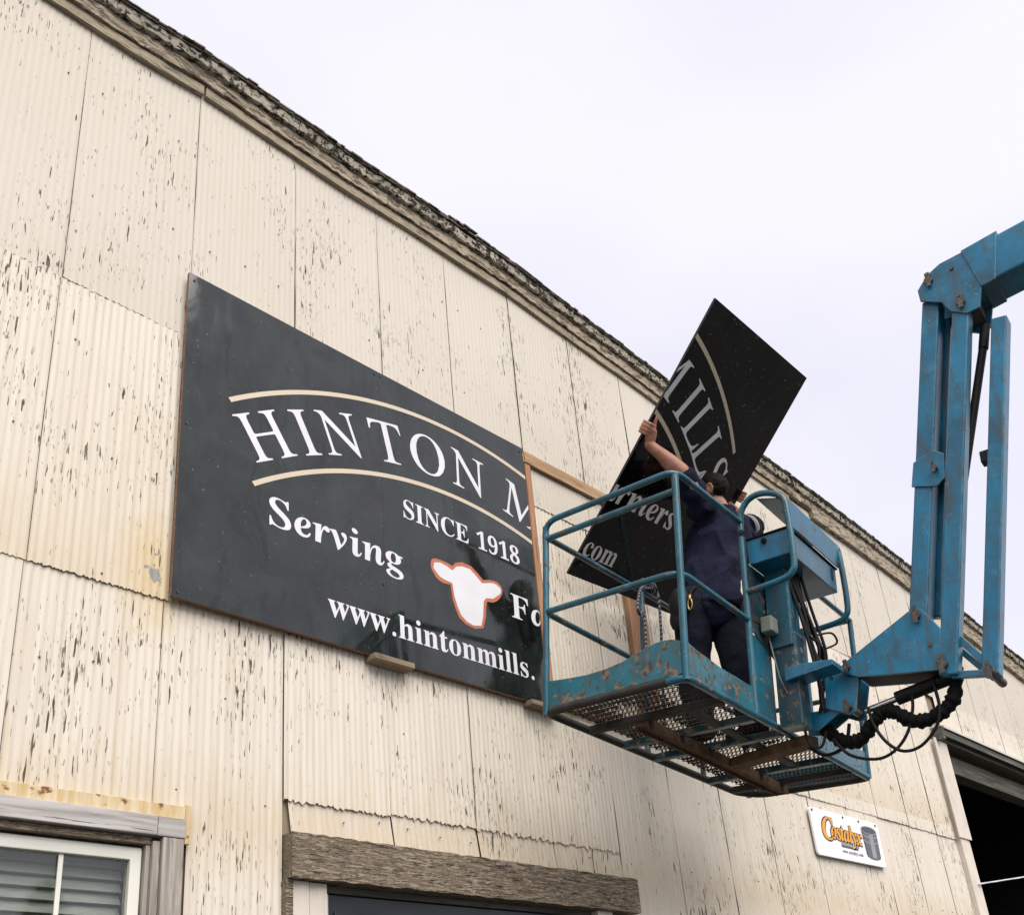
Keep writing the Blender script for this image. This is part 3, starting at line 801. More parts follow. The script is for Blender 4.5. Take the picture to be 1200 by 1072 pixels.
# ================================================================== lettering
GLYPHS = json.loads('''{"rH":[520,[[[-34,0],[-34,13],[-31,13],[1,18],[17,36],[22,73],[19,385],[15,419],[8,433],[-3,443],[-44,451],[-44,465],[141,465],[141,451],[139,451],[113,448],[97,439],[89,421],[86,390],[87,285],[88,271],[96,262],[113,259],[285,259],[301,262],[305,274],[304,385],[300,419],[293,433],[281,443],[240,451],[240,465],[426,465],[426,451],[420,451],[396,448],[381,439],[373,421],[370,392],[373,80],[374,60],[376,45],[383,31],[395,21],[436,13],[437,0],[251,0],[251,13],[253,13],[286,18],[302,36],[306,73],[305,212],[305,217],[304,222],[296,232],[278,234],[107,234],[92,231],[88,220],[89,80],[90,60],[92,45],[99,31],[110,21],[151,13],[152,0]]]],"rI":[245,[[[-31,0],[-31,13],[-28,13],[5,18],[20,36],[25,73],[22,385],[19,419],[12,433],[0,443],[-41,451],[-41,465],[146,465],[147,451],[141,451],[117,448],[102,439],[94,421],[91,392],[94,80],[98,45],[105,31],[116,21],[157,13],[157,0]]]],"rN":[500,[[[341,-11],[50,373],[52,84],[53,60],[56,43],[63,29],[74,20],[118,13],[118,0],[-34,0],[-34,13],[-7,16],[10,25],[19,43],[22,73],[21,393],[21,401],[19,408],[12,423],[-2,438],[-19,448],[-39,451],[-44,451],[-44,465],[53,465],[323,108],[322,381],[321,405],[318,422],[310,436],[299,445],[255,451],[255,465],[407,465],[407,451],[374,447],[356,429],[351,392],[354,-11]]]],"rT":[420,[[[50,0],[49,13],[54,13],[91,19],[109,41],[114,89],[113,417],[111,429],[104,438],[90,441],[72,441],[6,432],[-14,420],[-28,404],[-38,352],[-54,353],[-55,465],[332,465],[342,350],[329,350],[327,361],[324,371],[311,404],[293,425],[275,434],[253,439],[224,441],[196,441],[184,437],[181,423],[182,93],[186,43],[194,28],[206,19],[253,13],[261,13],[261,0]]]],"rO":[516,[[[203,-10],[167,-8],[134,-1],[102,11],[73,27],[47,46],[24,70],[4,98],[-12,128],[-23,162],[-30,192],[-33,222],[-32,253],[-27,282],[-20,310],[-9,338],[4,364],[20,387],[38,409],[59,428],[81,444],[106,457],[132,467],[159,473],[187,475],[223,472],[256,465],[287,453],[316,437],[341,417],[364,393],[384,365],[399,335],[410,302],[419,227],[407,152],[376,85],[331,32],[294,9],[251,-5]],[[198,10],[220,12],[241,18],[260,29],[277,43],[292,60],[305,80],[333,153],[340,240],[327,331],[313,368],[296,399],[276,423],[251,441],[224,451],[194,455],[171,452],[149,445],[128,434],[110,418],[93,398],[79,374],[67,348],[57,318],[51,286],[47,211],[59,137],[73,99],[91,68],[113,43],[138,25],[167,14]]]],"rM":[590,[[[-36,0],[-36,13],[-2,18],[15,36],[20,73],[21,385],[17,419],[10,433],[-1,443],[-43,451],[-42,465],[83,465],[231,108],[367,465],[495,465],[495,451],[489,451],[465,448],[450,439],[442,421],[439,392],[443,80],[443,60],[446,45],[453,31],[464,21],[505,13],[506,0],[322,0],[322,11],[354,18],[370,39],[374,83],[371,392],[219,0],[210,0],[48,393],[48,103],[53,48],[61,31],[72,21],[114,13],[114,0]]]],"rL":[449,[[[-24,0],[-25,13],[-22,13],[5,16],[21,26],[29,43],[32,73],[28,385],[28,405],[25,419],[18,433],[7,443],[-34,451],[-35,465],[150,465],[149,452],[124,449],[108,440],[99,422],[97,393],[99,92],[100,64],[101,51],[108,37],[118,29],[158,24],[206,24],[288,33],[307,40],[323,51],[336,65],[362,132],[375,132],[368,0]]]],"rS":[369,[[[156,-9],[126,-7],[92,-1],[55,10],[45,13],[38,13],[23,8],[17,-8],[5,-8],[-15,146],[-2,146],[13,106],[32,72],[56,46],[83,26],[112,15],[143,11],[166,14],[185,23],[200,38],[208,57],[211,79],[207,105],[189,139],[159,174],[127,201],[90,232],[20,297],[2,325],[-10,353],[-14,376],[-15,397],[-11,416],[-3,433],[9,447],[24,459],[43,468],[65,473],[90,475],[121,473],[151,466],[175,459],[186,457],[200,461],[207,473],[220,473],[236,336],[226,336],[213,372],[197,401],[178,424],[156,440],[132,450],[106,453],[85,451],[68,444],[55,433],[48,417],[46,398],[50,376],[59,356],[75,334],[120,291],[160,259],[201,224],[230,195],[252,162],[266,126],[271,101],[271,78],[266,57],[257,38],[244,22],[227,8],[207,-1],[183,-7]]]],"bS":[390,[[[43,-11],[43,158],[62,158],[75,113],[91,77],[111,50],[136,30],[164,19],[197,15],[220,17],[241,24],[257,36],[273,60],[279,89],[273,117],[255,140],[225,160],[163,191],[127,210],[99,231],[77,253],[62,276],[53,302],[50,332],[52,358],[57,381],[67,403],[80,421],[96,437],[115,449],[136,459],[160,464],[185,466],[229,461],[282,448],[291,446],[300,445],[313,450],[320,466],[339,466],[339,319],[322,319],[315,343],[305,365],[293,385],[280,402],[265,417],[248,429],[222,441],[194,445],[163,440],[140,426],[125,406],[120,380],[124,356],[137,336],[189,303],[253,273],[317,233],[337,211],[350,188],[359,133],[357,106],[350,80],[339,58],[323,38],[304,21],[281,8],[254,-2],[225,-8],[192,-10],[158,-8],[126,1],[98,9],[85,12],[69,7],[61,-11]]]],"bI":[261,[[[13,0],[13,17],[42,23],[61,32],[72,49],[75,75],[75,387],[72,412],[63,427],[45,435],[13,439],[13,455],[244,455],[244,439],[214,435],[196,427],[186,412],[183,387],[183,77],[187,44],[206,26],[246,17],[246,0]]]],"bN":[494,[[[403,-11],[107,350],[107,79],[110,49],[119,31],[136,21],[167,17],[167,0],[18,0],[18,17],[54,23],[71,41],[76,79],[76,388],[36,433],[18,439],[18,455],[156,455],[391,169],[391,377],[386,414],[369,431],[331,439],[331,455],[480,455],[480,439],[450,434],[433,425],[425,407],[422,377],[422,-11]]]],"bC":[468,[[[257,-11],[213,-7],[174,3],[137,20],[105,43],[78,71],[56,104],[39,142],[29,184],[26,228],[30,273],[39,314],[56,351],[79,384],[106,412],[139,435],[176,452],[216,462],[259,465],[292,463],[328,454],[367,440],[388,435],[408,443],[419,465],[437,465],[437,308],[420,308],[403,347],[381,380],[356,407],[328,427],[298,439],[265,443],[222,435],[187,409],[163,365],[149,304],[144,226],[149,153],[165,97],[192,56],[230,32],[278,24],[305,26],[331,33],[358,45],[383,61],[407,81],[428,106],[447,89],[418,53],[384,25],[345,5],[303,-7]]]],"bE":[442,[[[14,0],[14,17],[44,20],[62,30],[72,48],[75,78],[75,369],[72,405],[62,425],[44,435],[16,439],[16,455],[399,455],[399,320],[383,320],[375,357],[361,386],[340,406],[312,420],[276,428],[232,430],[200,428],[186,417],[183,388],[183,246],[193,246],[221,248],[243,256],[259,269],[272,288],[281,313],[288,345],[304,345],[304,118],[287,118],[273,181],[259,201],[241,213],[185,222],[183,222],[183,67],[185,47],[192,35],[230,28],[261,29],[289,32],[313,39],[335,48],[354,60],[371,75],[386,94],[399,116],[411,143],[430,143],[402,0]]]],"b1":[375,[[[65,0],[65,36],[120,36],[135,38],[146,45],[154,79],[154,416],[108,365],[87,351],[67,346],[52,349],[40,359],[31,375],[28,396],[74,412],[132,447],[179,482],[254,482],[254,79],[261,47],[271,38],[288,36],[343,36],[343,0]]]],"b9":[375,[[[152,-7],[127,-5],[106,-2],[88,4],[67,17],[53,33],[42,69],[50,94],[75,107],[87,80],[103,56],[126,41],[156,36],[188,43],[213,67],[232,106],[244,160],[251,230],[212,198],[186,188],[155,185],[119,189],[87,201],[60,220],[40,248],[28,282],[24,324],[26,355],[32,383],[42,409],[56,431],[74,450],[95,466],[120,477],[147,484],[177,486],[209,484],[238,476],[264,463],[287,444],[307,420],[323,390],[335,353],[343,310],[345,261],[334,157],[326,126],[315,97],[301,72],[284,49],[264,30],[241,14],[215,3],[185,-4]],[[184,233],[206,236],[224,245],[251,278],[248,330],[242,372],[231,403],[217,424],[201,437],[181,441],[156,434],[137,413],[128,391],[123,362],[121,328],[128,275],[149,244]]]],"b8":[375,[[[183,-7],[148,-5],[118,1],[91,11],[69,24],[51,39],[38,57],[28,78],[22,99],[20,122],[23,150],[32,173],[47,193],[67,211],[91,227],[119,242],[94,259],[74,276],[57,296],[45,316],[38,339],[36,364],[37,385],[42,404],[50,423],[62,441],[79,456],[99,469],[125,478],[156,484],[191,486],[235,483],[271,471],[299,453],[318,429],[330,401],[334,369],[332,344],[324,322],[310,305],[244,260],[280,240],[309,220],[330,199],[344,177],[352,153],[355,127],[350,88],[335,55],[310,29],[276,9],[234,-3]],[[203,283],[224,298],[239,317],[247,340],[250,370],[243,407],[222,436],[206,444],[187,447],[163,442],[145,426],[134,402],[130,372],[135,341],[149,318]],[[187,32],[218,37],[241,55],[253,72],[260,92],[262,116],[256,146],[239,170],[220,185],[195,200],[164,216],[126,178],[118,161],[112,142],[111,120],[113,95],[120,74],[132,56],[147,42],[165,34]]]],"bw":[435,[[[122,-10],[17,265],[6,284],[-11,293],[-11,310],[138,310],[138,293],[120,289],[114,276],[116,266],[120,253],[167,127],[211,235],[201,266],[190,288],[168,295],[168,310],[323,310],[323,293],[302,288],[296,276],[296,269],[298,262],[336,141],[382,256],[387,275],[380,289],[356,295],[356,310],[445,310],[445,295],[425,284],[412,258],[304,-10],[289,-10],[223,197],[140,-10]]]],"b.":[180,[[[89,-9],[60,1],[51,15],[48,36],[51,57],[60,71],[89,81],[119,71],[129,57],[132,36],[129,15],[119,1]]]],"bh":[381,[[[18,0],[18,16],[45,26],[52,56],[52,399],[46,429],[36,437],[19,440],[19,455],[148,455],[148,267],[175,295],[207,313],[243,318],[292,306],[321,271],[330,212],[330,56],[337,26],[347,19],[363,16],[363,0],[202,0],[202,16],[207,16],[228,26],[235,56],[235,217],[229,258],[219,268],[203,271],[183,267],[164,255],[148,235],[148,56],[154,26],[164,19],[180,16],[180,0]]]],"bi":[198,[[[101,362],[81,366],[65,376],[54,393],[50,412],[54,432],[65,449],[81,460],[101,463],[120,460],[137,449],[147,432],[151,412],[147,393],[136,376],[120,366]],[[18,0],[18,16],[45,26],[52,56],[52,252],[47,285],[20,293],[21,310],[148,310],[148,56],[154,26],[180,16],[180,0]]]],"bn":[381,[[[18,0],[18,16],[45,26],[52,56],[52,253],[46,284],[36,291],[19,294],[19,310],[148,310],[148,267],[175,296],[207,313],[243,318],[292,306],[321,271],[330,212],[330,56],[337,26],[347,19],[363,16],[363,0],[202,0],[202,16],[207,16],[228,26],[235,56],[235,217],[229,258],[219,268],[203,271],[183,267],[164,255],[148,235],[148,56],[154,26],[164,19],[180,16],[180,0]]]],"bt":[228,[[[124,-9],[99,-7],[80,-1],[66,10],[56,26],[50,46],[48,71],[48,279],[20,279],[20,300],[88,369],[129,424],[144,424],[144,310],[208,310],[208,279],[144,279],[144,82],[149,51],[157,43],[168,40],[189,49],[206,75],[222,66],[198,24],[165,-1]]]],"bo":[336,[[[169,-10],[140,-8],[114,-1],[90,11],[69,27],[52,47],[38,70],[27,96],[21,124],[19,154],[21,184],[27,213],[38,239],[52,262],[69,281],[90,297],[114,309],[140,316],[168,318],[196,316],[222,309],[245,298],[266,282],[283,263],[298,240],[308,214],[315,185],[317,154],[315,123],[308,94],[298,69],[284,46],[266,26],[245,11],[222,-1],[197,-8]],[[169,11],[193,18],[209,39],[217,81],[220,154],[218,206],[214,245],[208,271],[192,292],[169,299],[144,292],[128,271],[122,245],[118,206],[117,154],[120,82],[128,39],[144,18]]]],"bm":[554,[[[18,0],[18,16],[45,26],[52,56],[52,253],[46,284],[36,291],[19,294],[19,310],[146,310],[146,265],[173,294],[204,312],[237,318],[277,312],[305,293],[320,261],[348,293],[381,312],[418,318],[465,306],[494,271],[504,212],[504,56],[510,26],[520,19],[536,16],[536,0],[377,0],[377,16],[393,19],[403,26],[410,56],[410,217],[404,258],[394,268],[377,271],[358,268],[341,256],[324,237],[324,56],[331,26],[340,19],[356,16],[356,0],[199,0],[199,16],[215,19],[225,26],[232,56],[232,217],[226,258],[216,268],[199,271],[180,267],[162,255],[146,235],[146,56],[152,27],[162,19],[177,16],[177,0]]]],"bl":[199,[[[18,0],[18,16],[45,26],[52,56],[52,398],[47,429],[38,436],[20,439],[20,455],[148,455],[148,56],[154,26],[180,16],[180,0]]]],"bs":[288,[[[151,-10],[132,-8],[110,-3],[87,6],[73,9],[60,4],[51,-9],[36,-9],[36,105],[53,105],[61,79],[72,57],[87,39],[112,21],[140,15],[162,18],[179,27],[189,40],[192,58],[183,84],[156,105],[107,130],[85,142],[68,155],[54,169],[41,193],[37,220],[40,247],[49,270],[65,291],[86,306],[111,316],[141,319],[166,316],[199,308],[206,306],[213,305],[223,308],[230,319],[244,319],[244,222],[228,222],[220,244],[209,262],[196,277],[174,291],[149,296],[130,294],[116,286],[108,274],[105,259],[115,232],[146,212],[191,189],[212,178],[229,165],[241,151],[253,127],[257,95],[254,65],[244,39],[228,18],[206,2],[181,-7]]]],"bc":[293,[[[156,-10],[131,-8],[108,-1],[87,11],[67,26],[51,45],[38,68],[28,93],[21,120],[19,150],[22,181],[29,210],[40,237],[55,260],[74,280],[96,297],[120,309],[146,317],[175,319],[204,317],[230,310],[250,298],[271,275],[277,245],[275,228],[266,215],[253,207],[236,204],[214,209],[201,225],[196,251],[197,261],[197,271],[190,290],[169,297],[138,285],[118,248],[112,187],[115,142],[123,105],[137,76],[156,55],[178,42],[204,38],[227,42],[250,53],[271,72],[285,60],[248,21],[205,-2]]]],"ba":[344,[[[255,-10],[226,-5],[208,10],[200,35],[168,11],[133,-4],[95,-9],[64,-4],[40,11],[25,34],[20,63],[25,91],[39,115],[63,136],[98,155],[143,173],[199,190],[199,241],[196,266],[187,282],[171,292],[148,296],[115,290],[104,274],[113,257],[123,231],[120,215],[110,202],[95,194],[77,191],[59,194],[45,203],[36,218],[33,236],[37,259],[49,278],[69,295],[95,308],[115,314],[137,317],[162,318],[205,315],[239,307],[263,292],[280,271],[290,244],[293,210],[293,62],[295,40],[304,34],[320,42],[329,28],[306,7],[281,-6]],[[151,34],[174,41],[199,63],[199,169],[154,151],[127,123],[118,84],[122,56],[133,39]]]],"by":[300,[[[52,-140],[29,-137],[10,-125],[-3,-107],[-7,-84],[-4,-67],[5,-53],[18,-43],[36,-40],[64,-49],[72,-61],[75,-76],[74,-81],[74,-87],[77,-96],[86,-99],[99,-92],[114,-74],[129,-44],[140,-5],[36,251],[25,275],[15,287],[-3,293],[-5,293],[-5,310],[162,310],[162,293],[136,289],[128,275],[130,267],[133,257],[185,119],[230,241],[236,260],[238,274],[229,289],[203,293],[203,310],[300,310],[300,293],[287,290],[277,281],[259,242],[162,-24],[129,-96],[113,-117],[95,-131]]]],"bx":[319,[[[5,0],[5,15],[24,23],[44,37],[62,56],[123,136],[43,263],[24,285],[4,293],[4,310],[169,310],[169,294],[147,291],[140,280],[149,260],[183,206],[224,257],[234,279],[227,290],[201,294],[201,310],[311,310],[311,296],[292,289],[273,275],[254,254],[198,184],[291,36],[303,21],[319,15],[319,0],[155,0],[155,16],[178,19],[185,30],[173,59],[138,114],[97,61],[85,34],[92,20],[114,15],[118,15],[118,0]]]],"iS":[369,[[[154,-11],[126,-9],[94,-2],[58,10],[38,14],[24,9],[9,-7],[-9,-7],[26,144],[45,144],[45,140],[48,101],[56,69],[71,45],[91,27],[115,16],[145,13],[167,16],[187,25],[217,56],[228,97],[218,134],[190,170],[142,214],[98,258],[76,295],[70,336],[72,360],[78,381],[88,401],[102,419],[118,434],[137,446],[159,455],[182,461],[208,463],[248,458],[296,445],[312,442],[328,447],[342,461],[360,461],[328,322],[308,322],[309,330],[309,337],[306,366],[298,390],[284,411],[267,426],[247,436],[224,439],[197,434],[174,419],[158,396],[153,368],[166,331],[197,295],[219,274],[242,254],[293,195],[303,173],[310,150],[312,126],[307,86],[293,53],[270,25],[239,5],[200,-7]]]],"ie":[269,[[[87,-9],[60,-6],[36,3],[16,19],[1,40],[-8,67],[-11,98],[-9,122],[-3,147],[6,172],[18,196],[32,219],[49,240],[68,260],[88,276],[109,290],[131,301],[154,307],[176,310],[207,305],[230,293],[244,273],[249,248],[244,222],[230,197],[207,174],[173,153],[131,136],[79,124],[75,88],[78,66],[87,50],[102,39],[122,36],[147,42],[171,62],[195,95],[214,83],[179,32],[136,1]],[[84,146],[140,171],[179,212],[190,236],[193,260],[187,280],[171,287],[149,278],[126,252],[110,224],[96,189]]]],"ir":[261,[[[-14,0],[42,211],[50,240],[52,254],[45,268],[24,273],[18,273],[17,289],[151,310],[114,189],[144,243],[171,280],[197,302],[222,310],[250,298],[259,265],[257,245],[249,230],[236,221],[220,218],[202,223],[186,238],[180,241],[165,234],[148,212],[127,175],[95,97],[66,0]]]],"iv":[284,[[[48,-9],[48,26],[45,155],[38,229],[25,264],[5,274],[-1,273],[-2,291],[97,310],[103,303],[109,284],[115,251],[123,118],[123,89],[160,132],[185,169],[204,213],[189,240],[178,256],[175,271],[177,286],[186,299],[198,307],[214,310],[230,307],[243,298],[251,283],[254,265],[250,237],[237,205],[215,167],[185,125],[146,78],[97,27],[62,-9]]]],"ii":[194,[[[132,371],[114,375],[100,384],[90,398],[87,416],[90,433],[100,447],[114,457],[132,460],[149,457],[163,447],[173,433],[176,416],[173,398],[163,384],[149,375]],[[49,-8],[29,-5],[13,5],[4,21],[1,41],[4,64],[10,87],[44,211],[51,237],[53,254],[46,268],[26,273],[19,273],[19,289],[89,299],[150,310],[89,85],[84,55],[87,46],[95,42],[107,48],[123,64],[142,90],[155,81],[121,31],[85,2]]]],"in":[357,[[[213,-9],[188,-4],[173,13],[168,41],[175,84],[197,153],[220,222],[226,246],[222,257],[213,261],[189,253],[163,229],[136,190],[97,107],[66,0],[-14,0],[42,211],[50,240],[52,254],[45,268],[24,273],[18,273],[17,289],[151,310],[116,193],[141,230],[164,259],[187,281],[209,297],[232,306],[256,310],[284,304],[301,287],[306,259],[301,226],[285,170],[248,57],[251,47],[260,43],[279,55],[304,90],[319,80],[266,13],[240,-4]]]],"ig":[298,[[[77,-139],[39,-137],[8,-130],[-18,-119],[-36,-104],[-47,-86],[-51,-66],[-46,-44],[-31,-25],[33,5],[6,28],[-3,51],[1,68],[12,83],[57,114],[20,147],[12,166],[9,189],[11,210],[17,230],[28,248],[42,266],[59,280],[79,293],[101,302],[125,308],[149,310],[183,306],[215,295],[244,277],[302,277],[299,248],[261,248],[263,237],[264,225],[262,203],[255,182],[244,164],[229,147],[212,132],[191,120],[169,111],[144,106],[118,104],[83,106],[70,95],[66,84],[73,72],[93,63],[135,50],[182,32],[216,9],[229,-12],[233,-36],[228,-65],[213,-90],[198,-104],[179,-116],[158,-126],[133,-133],[106,-138]],[[116,125],[133,129],[149,142],[175,188],[185,246],[177,277],[156,287],[138,283],[122,269],[96,222],[86,164],[94,135]],[[85,-117],[117,-113],[141,-102],[157,-85],[162,-66],[156,-47],[138,-32],[60,-4],[31,-21],[13,-40],[7,-62],[13,-83],[30,-101],[54,-113]]]],"iF":[410,[[[-34,0],[-34,15],[0,20],[22,41],[39,85],[115,369],[119,387],[120,404],[117,417],[109,426],[73,435],[73,451],[426,451],[400,323],[381,323],[381,332],[378,363],[369,387],[353,406],[331,418],[300,426],[262,428],[234,422],[221,396],[181,248],[191,247],[201,247],[228,249],[252,255],[272,265],[289,278],[302,297],[313,320],[330,320],[283,135],[269,135],[269,147],[269,158],[261,201],[249,214],[231,221],[175,226],[136,82],[130,47],[132,34],[140,24],[177,15],[177,0]]]],"ia":[336,[[[53,-9],[24,-3],[1,14],[-10,30],[-17,50],[-19,73],[-17,97],[-13,122],[-5,147],[32,220],[48,241],[65,260],[84,276],[112,295],[139,306],[165,310],[189,305],[205,290],[214,265],[225,303],[297,303],[241,108],[232,74],[228,56],[231,44],[238,40],[251,46],[267,61],[285,87],[300,78],[265,30],[231,1],[197,-9],[166,2],[155,34],[157,52],[162,75],[145,49],[128,28],[111,12],[93,1],[74,-6]],[[93,41],[108,45],[124,56],[152,95],[176,147],[192,202],[198,248],[192,272],[172,281],[157,276],[141,264],[109,219],[83,159],[70,115],[65,81],[72,51]]]],"im":[525,[[[380,-8],[355,-3],[340,14],[335,42],[343,85],[364,154],[387,222],[393,247],[390,258],[380,261],[361,256],[340,240],[318,214],[296,176],[273,125],[250,62],[230,0],[152,0],[220,222],[226,247],[222,258],[213,261],[196,257],[177,244],[136,190],[97,107],[66,0],[-14,0],[42,211],[50,240],[52,254],[45,268],[24,273],[18,273],[17,289],[151,310],[116,193],[141,230],[164,259],[187,281],[209,297],[232,306],[256,310],[284,304],[301,288],[306,260],[299,217],[320,246],[341,269],[361,287],[381,300],[401,307],[422,310],[450,304],[467,288],[473,260],[470,238],[464,208],[452,171],[420,76],[417,66],[416,58],[418,47],[426,44],[446,56],[457,70],[471,91],[486,81],[433,14],[407,-3]]]],"is":[253,[[[91,-9],[28,5],[15,7],[3,4],[-7,-7],[-24,-4],[-7,109],[13,105],[23,55],[46,24],[81,14],[110,24],[120,52],[114,77],[95,106],[69,138],[39,185],[28,228],[31,250],[39,269],[53,286],[71,299],[92,306],[116,309],[179,298],[186,296],[192,295],[204,298],[212,307],[230,307],[215,205],[197,207],[184,252],[163,279],[134,288],[107,278],[97,255],[104,231],[124,202],[146,176],[165,149],[183,116],[190,82],[187,58],[177,36],[162,17],[142,3],[118,-6]]]],"iC":[440,[[[202,-11],[166,-9],[133,-2],[104,10],[79,26],[59,47],[42,71],[30,99],[23,130],[20,165],[22,197],[27,230],[37,262],[49,294],[65,323],[83,352],[105,378],[128,401],[154,420],[196,444],[241,458],[287,463],[317,461],[350,456],[385,448],[397,446],[407,444],[421,449],[431,463],[449,463],[420,308],[401,310],[398,349],[390,381],[377,406],[359,425],[336,436],[309,439],[278,435],[249,422],[222,401],[196,371],[173,333],[152,287],[135,237],[126,189],[122,142],[125,107],[135,77],[151,53],[173,35],[199,24],[229,20],[280,30],[326,58],[368,105],[387,91],[357,54],[323,25],[287,5],[246,-7]]]],"io":[316,[[[96,-9],[67,-6],[42,4],[20,20],[3,41],[-7,68],[-10,98],[-8,123],[-3,147],[6,172],[17,196],[32,219],[48,241],[66,260],[86,277],[107,291],[130,301],[152,308],[175,310],[207,306],[234,297],[256,281],[272,260],[282,234],[285,203],[283,179],[278,155],[270,130],[258,106],[245,83],[228,61],[210,41],[190,24],[168,10],[145,-1],[121,-7]],[[103,13],[119,18],[134,30],[162,74],[184,132],[200,191],[206,240],[197,276],[172,288],[157,284],[141,272],[113,229],[90,172],[75,111],[69,58],[78,25]]]],"it":[185,[[[30,-9],[5,-4],[-10,12],[-15,39],[-14,52],[-11,70],[45,273],[13,273],[13,297],[58,319],[98,353],[134,398],[162,398],[134,300],[187,300],[179,273],[126,273],[77,103],[70,77],[67,56],[70,45],[77,41],[90,47],[107,65],[128,95],[144,85],[125,56],[107,33],[88,14],[70,1],[50,-7]]]],"il":[173,[[[40,-9],[19,-6],[3,3],[-7,19],[-10,40],[-8,61],[-2,85],[77,371],[87,414],[80,428],[58,433],[52,433],[52,450],[183,470],[79,86],[75,69],[73,54],[75,44],[83,41],[96,46],[112,62],[131,89],[144,79],[93,12],[68,-4]]]],"iy":[281,[[[-30,-140],[-51,-137],[-66,-129],[-77,-115],[-80,-99],[-77,-84],[-69,-72],[-41,-61],[-8,-73],[20,-85],[38,-77],[58,-56],[76,-30],[83,-6],[79,30],[70,90],[58,156],[44,213],[33,251],[24,269],[14,275],[-1,277],[-9,276],[-9,294],[22,298],[48,304],[85,310],[95,303],[104,285],[112,254],[127,181],[148,75],[179,136],[198,181],[205,211],[200,225],[187,238],[173,252],[168,269],[171,285],[179,298],[193,307],[210,310],[227,307],[240,298],[248,284],[251,265],[241,219],[214,152],[174,74],[126,-5],[74,-74],[20,-122],[-5,-136]]]],"ix":[302,[[[-1,-11],[-19,-8],[-33,0],[-42,13],[-45,29],[-42,45],[-34,57],[-22,66],[-7,69],[18,62],[38,55],[49,59],[60,73],[95,129],[74,238],[62,270],[38,279],[32,279],[17,278],[17,294],[55,300],[84,305],[104,309],[118,310],[129,307],[138,298],[144,283],[149,258],[157,218],[211,288],[235,305],[261,311],[278,308],[290,300],[299,287],[302,272],[292,245],[270,234],[257,237],[241,243],[232,246],[223,248],[206,242],[192,223],[163,183],[183,86],[194,54],[212,43],[231,54],[242,66],[256,82],[269,72],[219,11],[196,-4],[170,-9],[146,-3],[128,15],[118,35],[110,60],[102,93],[69,40],[48,12],[24,-5]]]]}''')

def fill2d(polys, name='outline'):
    """flat triangulated mesh (x, y) from closed outlines; inner outlines are holes"""
    cu = bpy.data.curves.new(name, 'CURVE'); cu.dimensions = '2D'; cu.fill_mode = 'BOTH'
    for p in polys:
        sp = cu.splines.new('POLY'); sp.points.add(len(p) - 1)
        for q, (x, y) in zip(sp.points, p): q.co = (x, y, 0, 1)
        sp.use_cyclic_u = True
    o = bpy.data.objects.new(name, cu); COL.objects.link(o)
    dg = bpy.context.evaluated_depsgraph_get()
    me = bpy.data.meshes.new_from_object(o.evaluated_get(dg))
    out = [v.co.xy.copy() for v in me.vertices], [tuple(f.vertices) for f in me.polygons]
    bpy.data.objects.remove(o); bpy.data.curves.remove(cu); bpy.data.meshes.remove(me)
    return out

def text_polys(s, style, x, y, sx, sy, gap=0.0, space=0.18, shear=0.0):
    out = []
    for ch in s:
        if ch == ' ': x += space * sx + gap; continue
        adv, g = GLYPHS[style + ch]
        for p in g: out.append([(x + (a - shear * b) / 1000 * sx, y + b / 1000 * sy) for a, b in p])
        x += adv / 1000 * sx + gap
    return out, x

def arc_letter(ch, style, phi, cx, cy, r, sx, sy):
    adv, g = GLYPHS[style + ch]
    xs = [a for p in g for a, b in p]; mid = (min(xs) + max(xs)) / 2
    out = []
    c, s = math.cos(phi), math.sin(phi)
    for p in g:
        q = []
        for a, b in p:
            X = (a - mid) / 1000 * sx; Y = r + b / 1000 * sy
            q.append((cx + X * c + Y * s, cy - X * s + Y * c))
        out.append(q)
    return out

def arc_stripe(cx, cy, r, w, x0, x1, n=48):
    a0 = math.asin((x0 - cx) / r); a1 = math.asin((x1 - cx) / r)
    o = [(cx + (r + w / 2) * math.sin(a0 + (a1 - a0) * i / n), cy + (r + w / 2) * math.cos(a0 + (a1 - a0) * i / n)) for i in range(n + 1)]
    i_ = [(cx + (r - w / 2) * math.sin(a0 + (a1 - a0) * i / n), cy + (r - w / 2) * math.cos(a0 + (a1 - a0) * i / n)) for i in range(n + 1)]
    return [o + i_[::-1]]

# the whole printed face, in sign coordinates: x along the sign from its left edge, y = height
SIGN_W, SIGN_B, SIGN_T, CUT = 3.66, 2.163, 4.030, 2.420
def sign_art():
    art = []      # name, material, polygons
    art.append(('stripe', M_CREAMV, arc_stripe(1.80, 1.313, 2.558, 0.027, 0.25, 3.35)))
    art.append(('stripe', M_CREAMV, arc_stripe(1.80, 1.054, 2.327, 0.027, 0.393, 3.207)))
    for ch, phi in zip('HINTONMILLS', (-0.5538, -0.448, -0.351, -0.2155, -0.0934, 0.035, 0.222, 0.342, 0.432, 0.528, 0.612)):
        art.append(('letter', M_WHITE, arc_letter(ch, 'r', phi, 1.80, 1.054, 2.42, 0.60, 0.575)))
    x = 1.341
    for ch in 'SINCE 1918':
        if ch == ' ': x += 0.060; continue
        p, x = text_polys(ch, 'b', x, 3.083, 0.250, 0.268)
        art.append(('letter', M_WHITE, p))
    x = 0.490
    for ch in 'Serving':
        p, x = text_polys(ch, 'i', x, 2.712, 0.425, 0.362, shear=0.24); art.append(('letter', M_WHITE, p))
    x = 2.185
    for ch in 'Farmers':
        p, x = text_polys(ch, 'i', x, 2.692, 0.425, 0.362, shear=0.24); art.append(('letter', M_WHITE, p))
    x = 0.832
    for ch in 'www.hintonmills.':
        p, x = text_polys(ch, 'b', x, 2.310, 0.299, 0.302); art.append(('letter', M_WHITE, p))
    x = 2.435
    for ch in 'com':
        p, x = text_polys(ch, 'b', x, 2.310, 0.299, 0.302); art.append(('letter', M_WHITE, p))
    return art
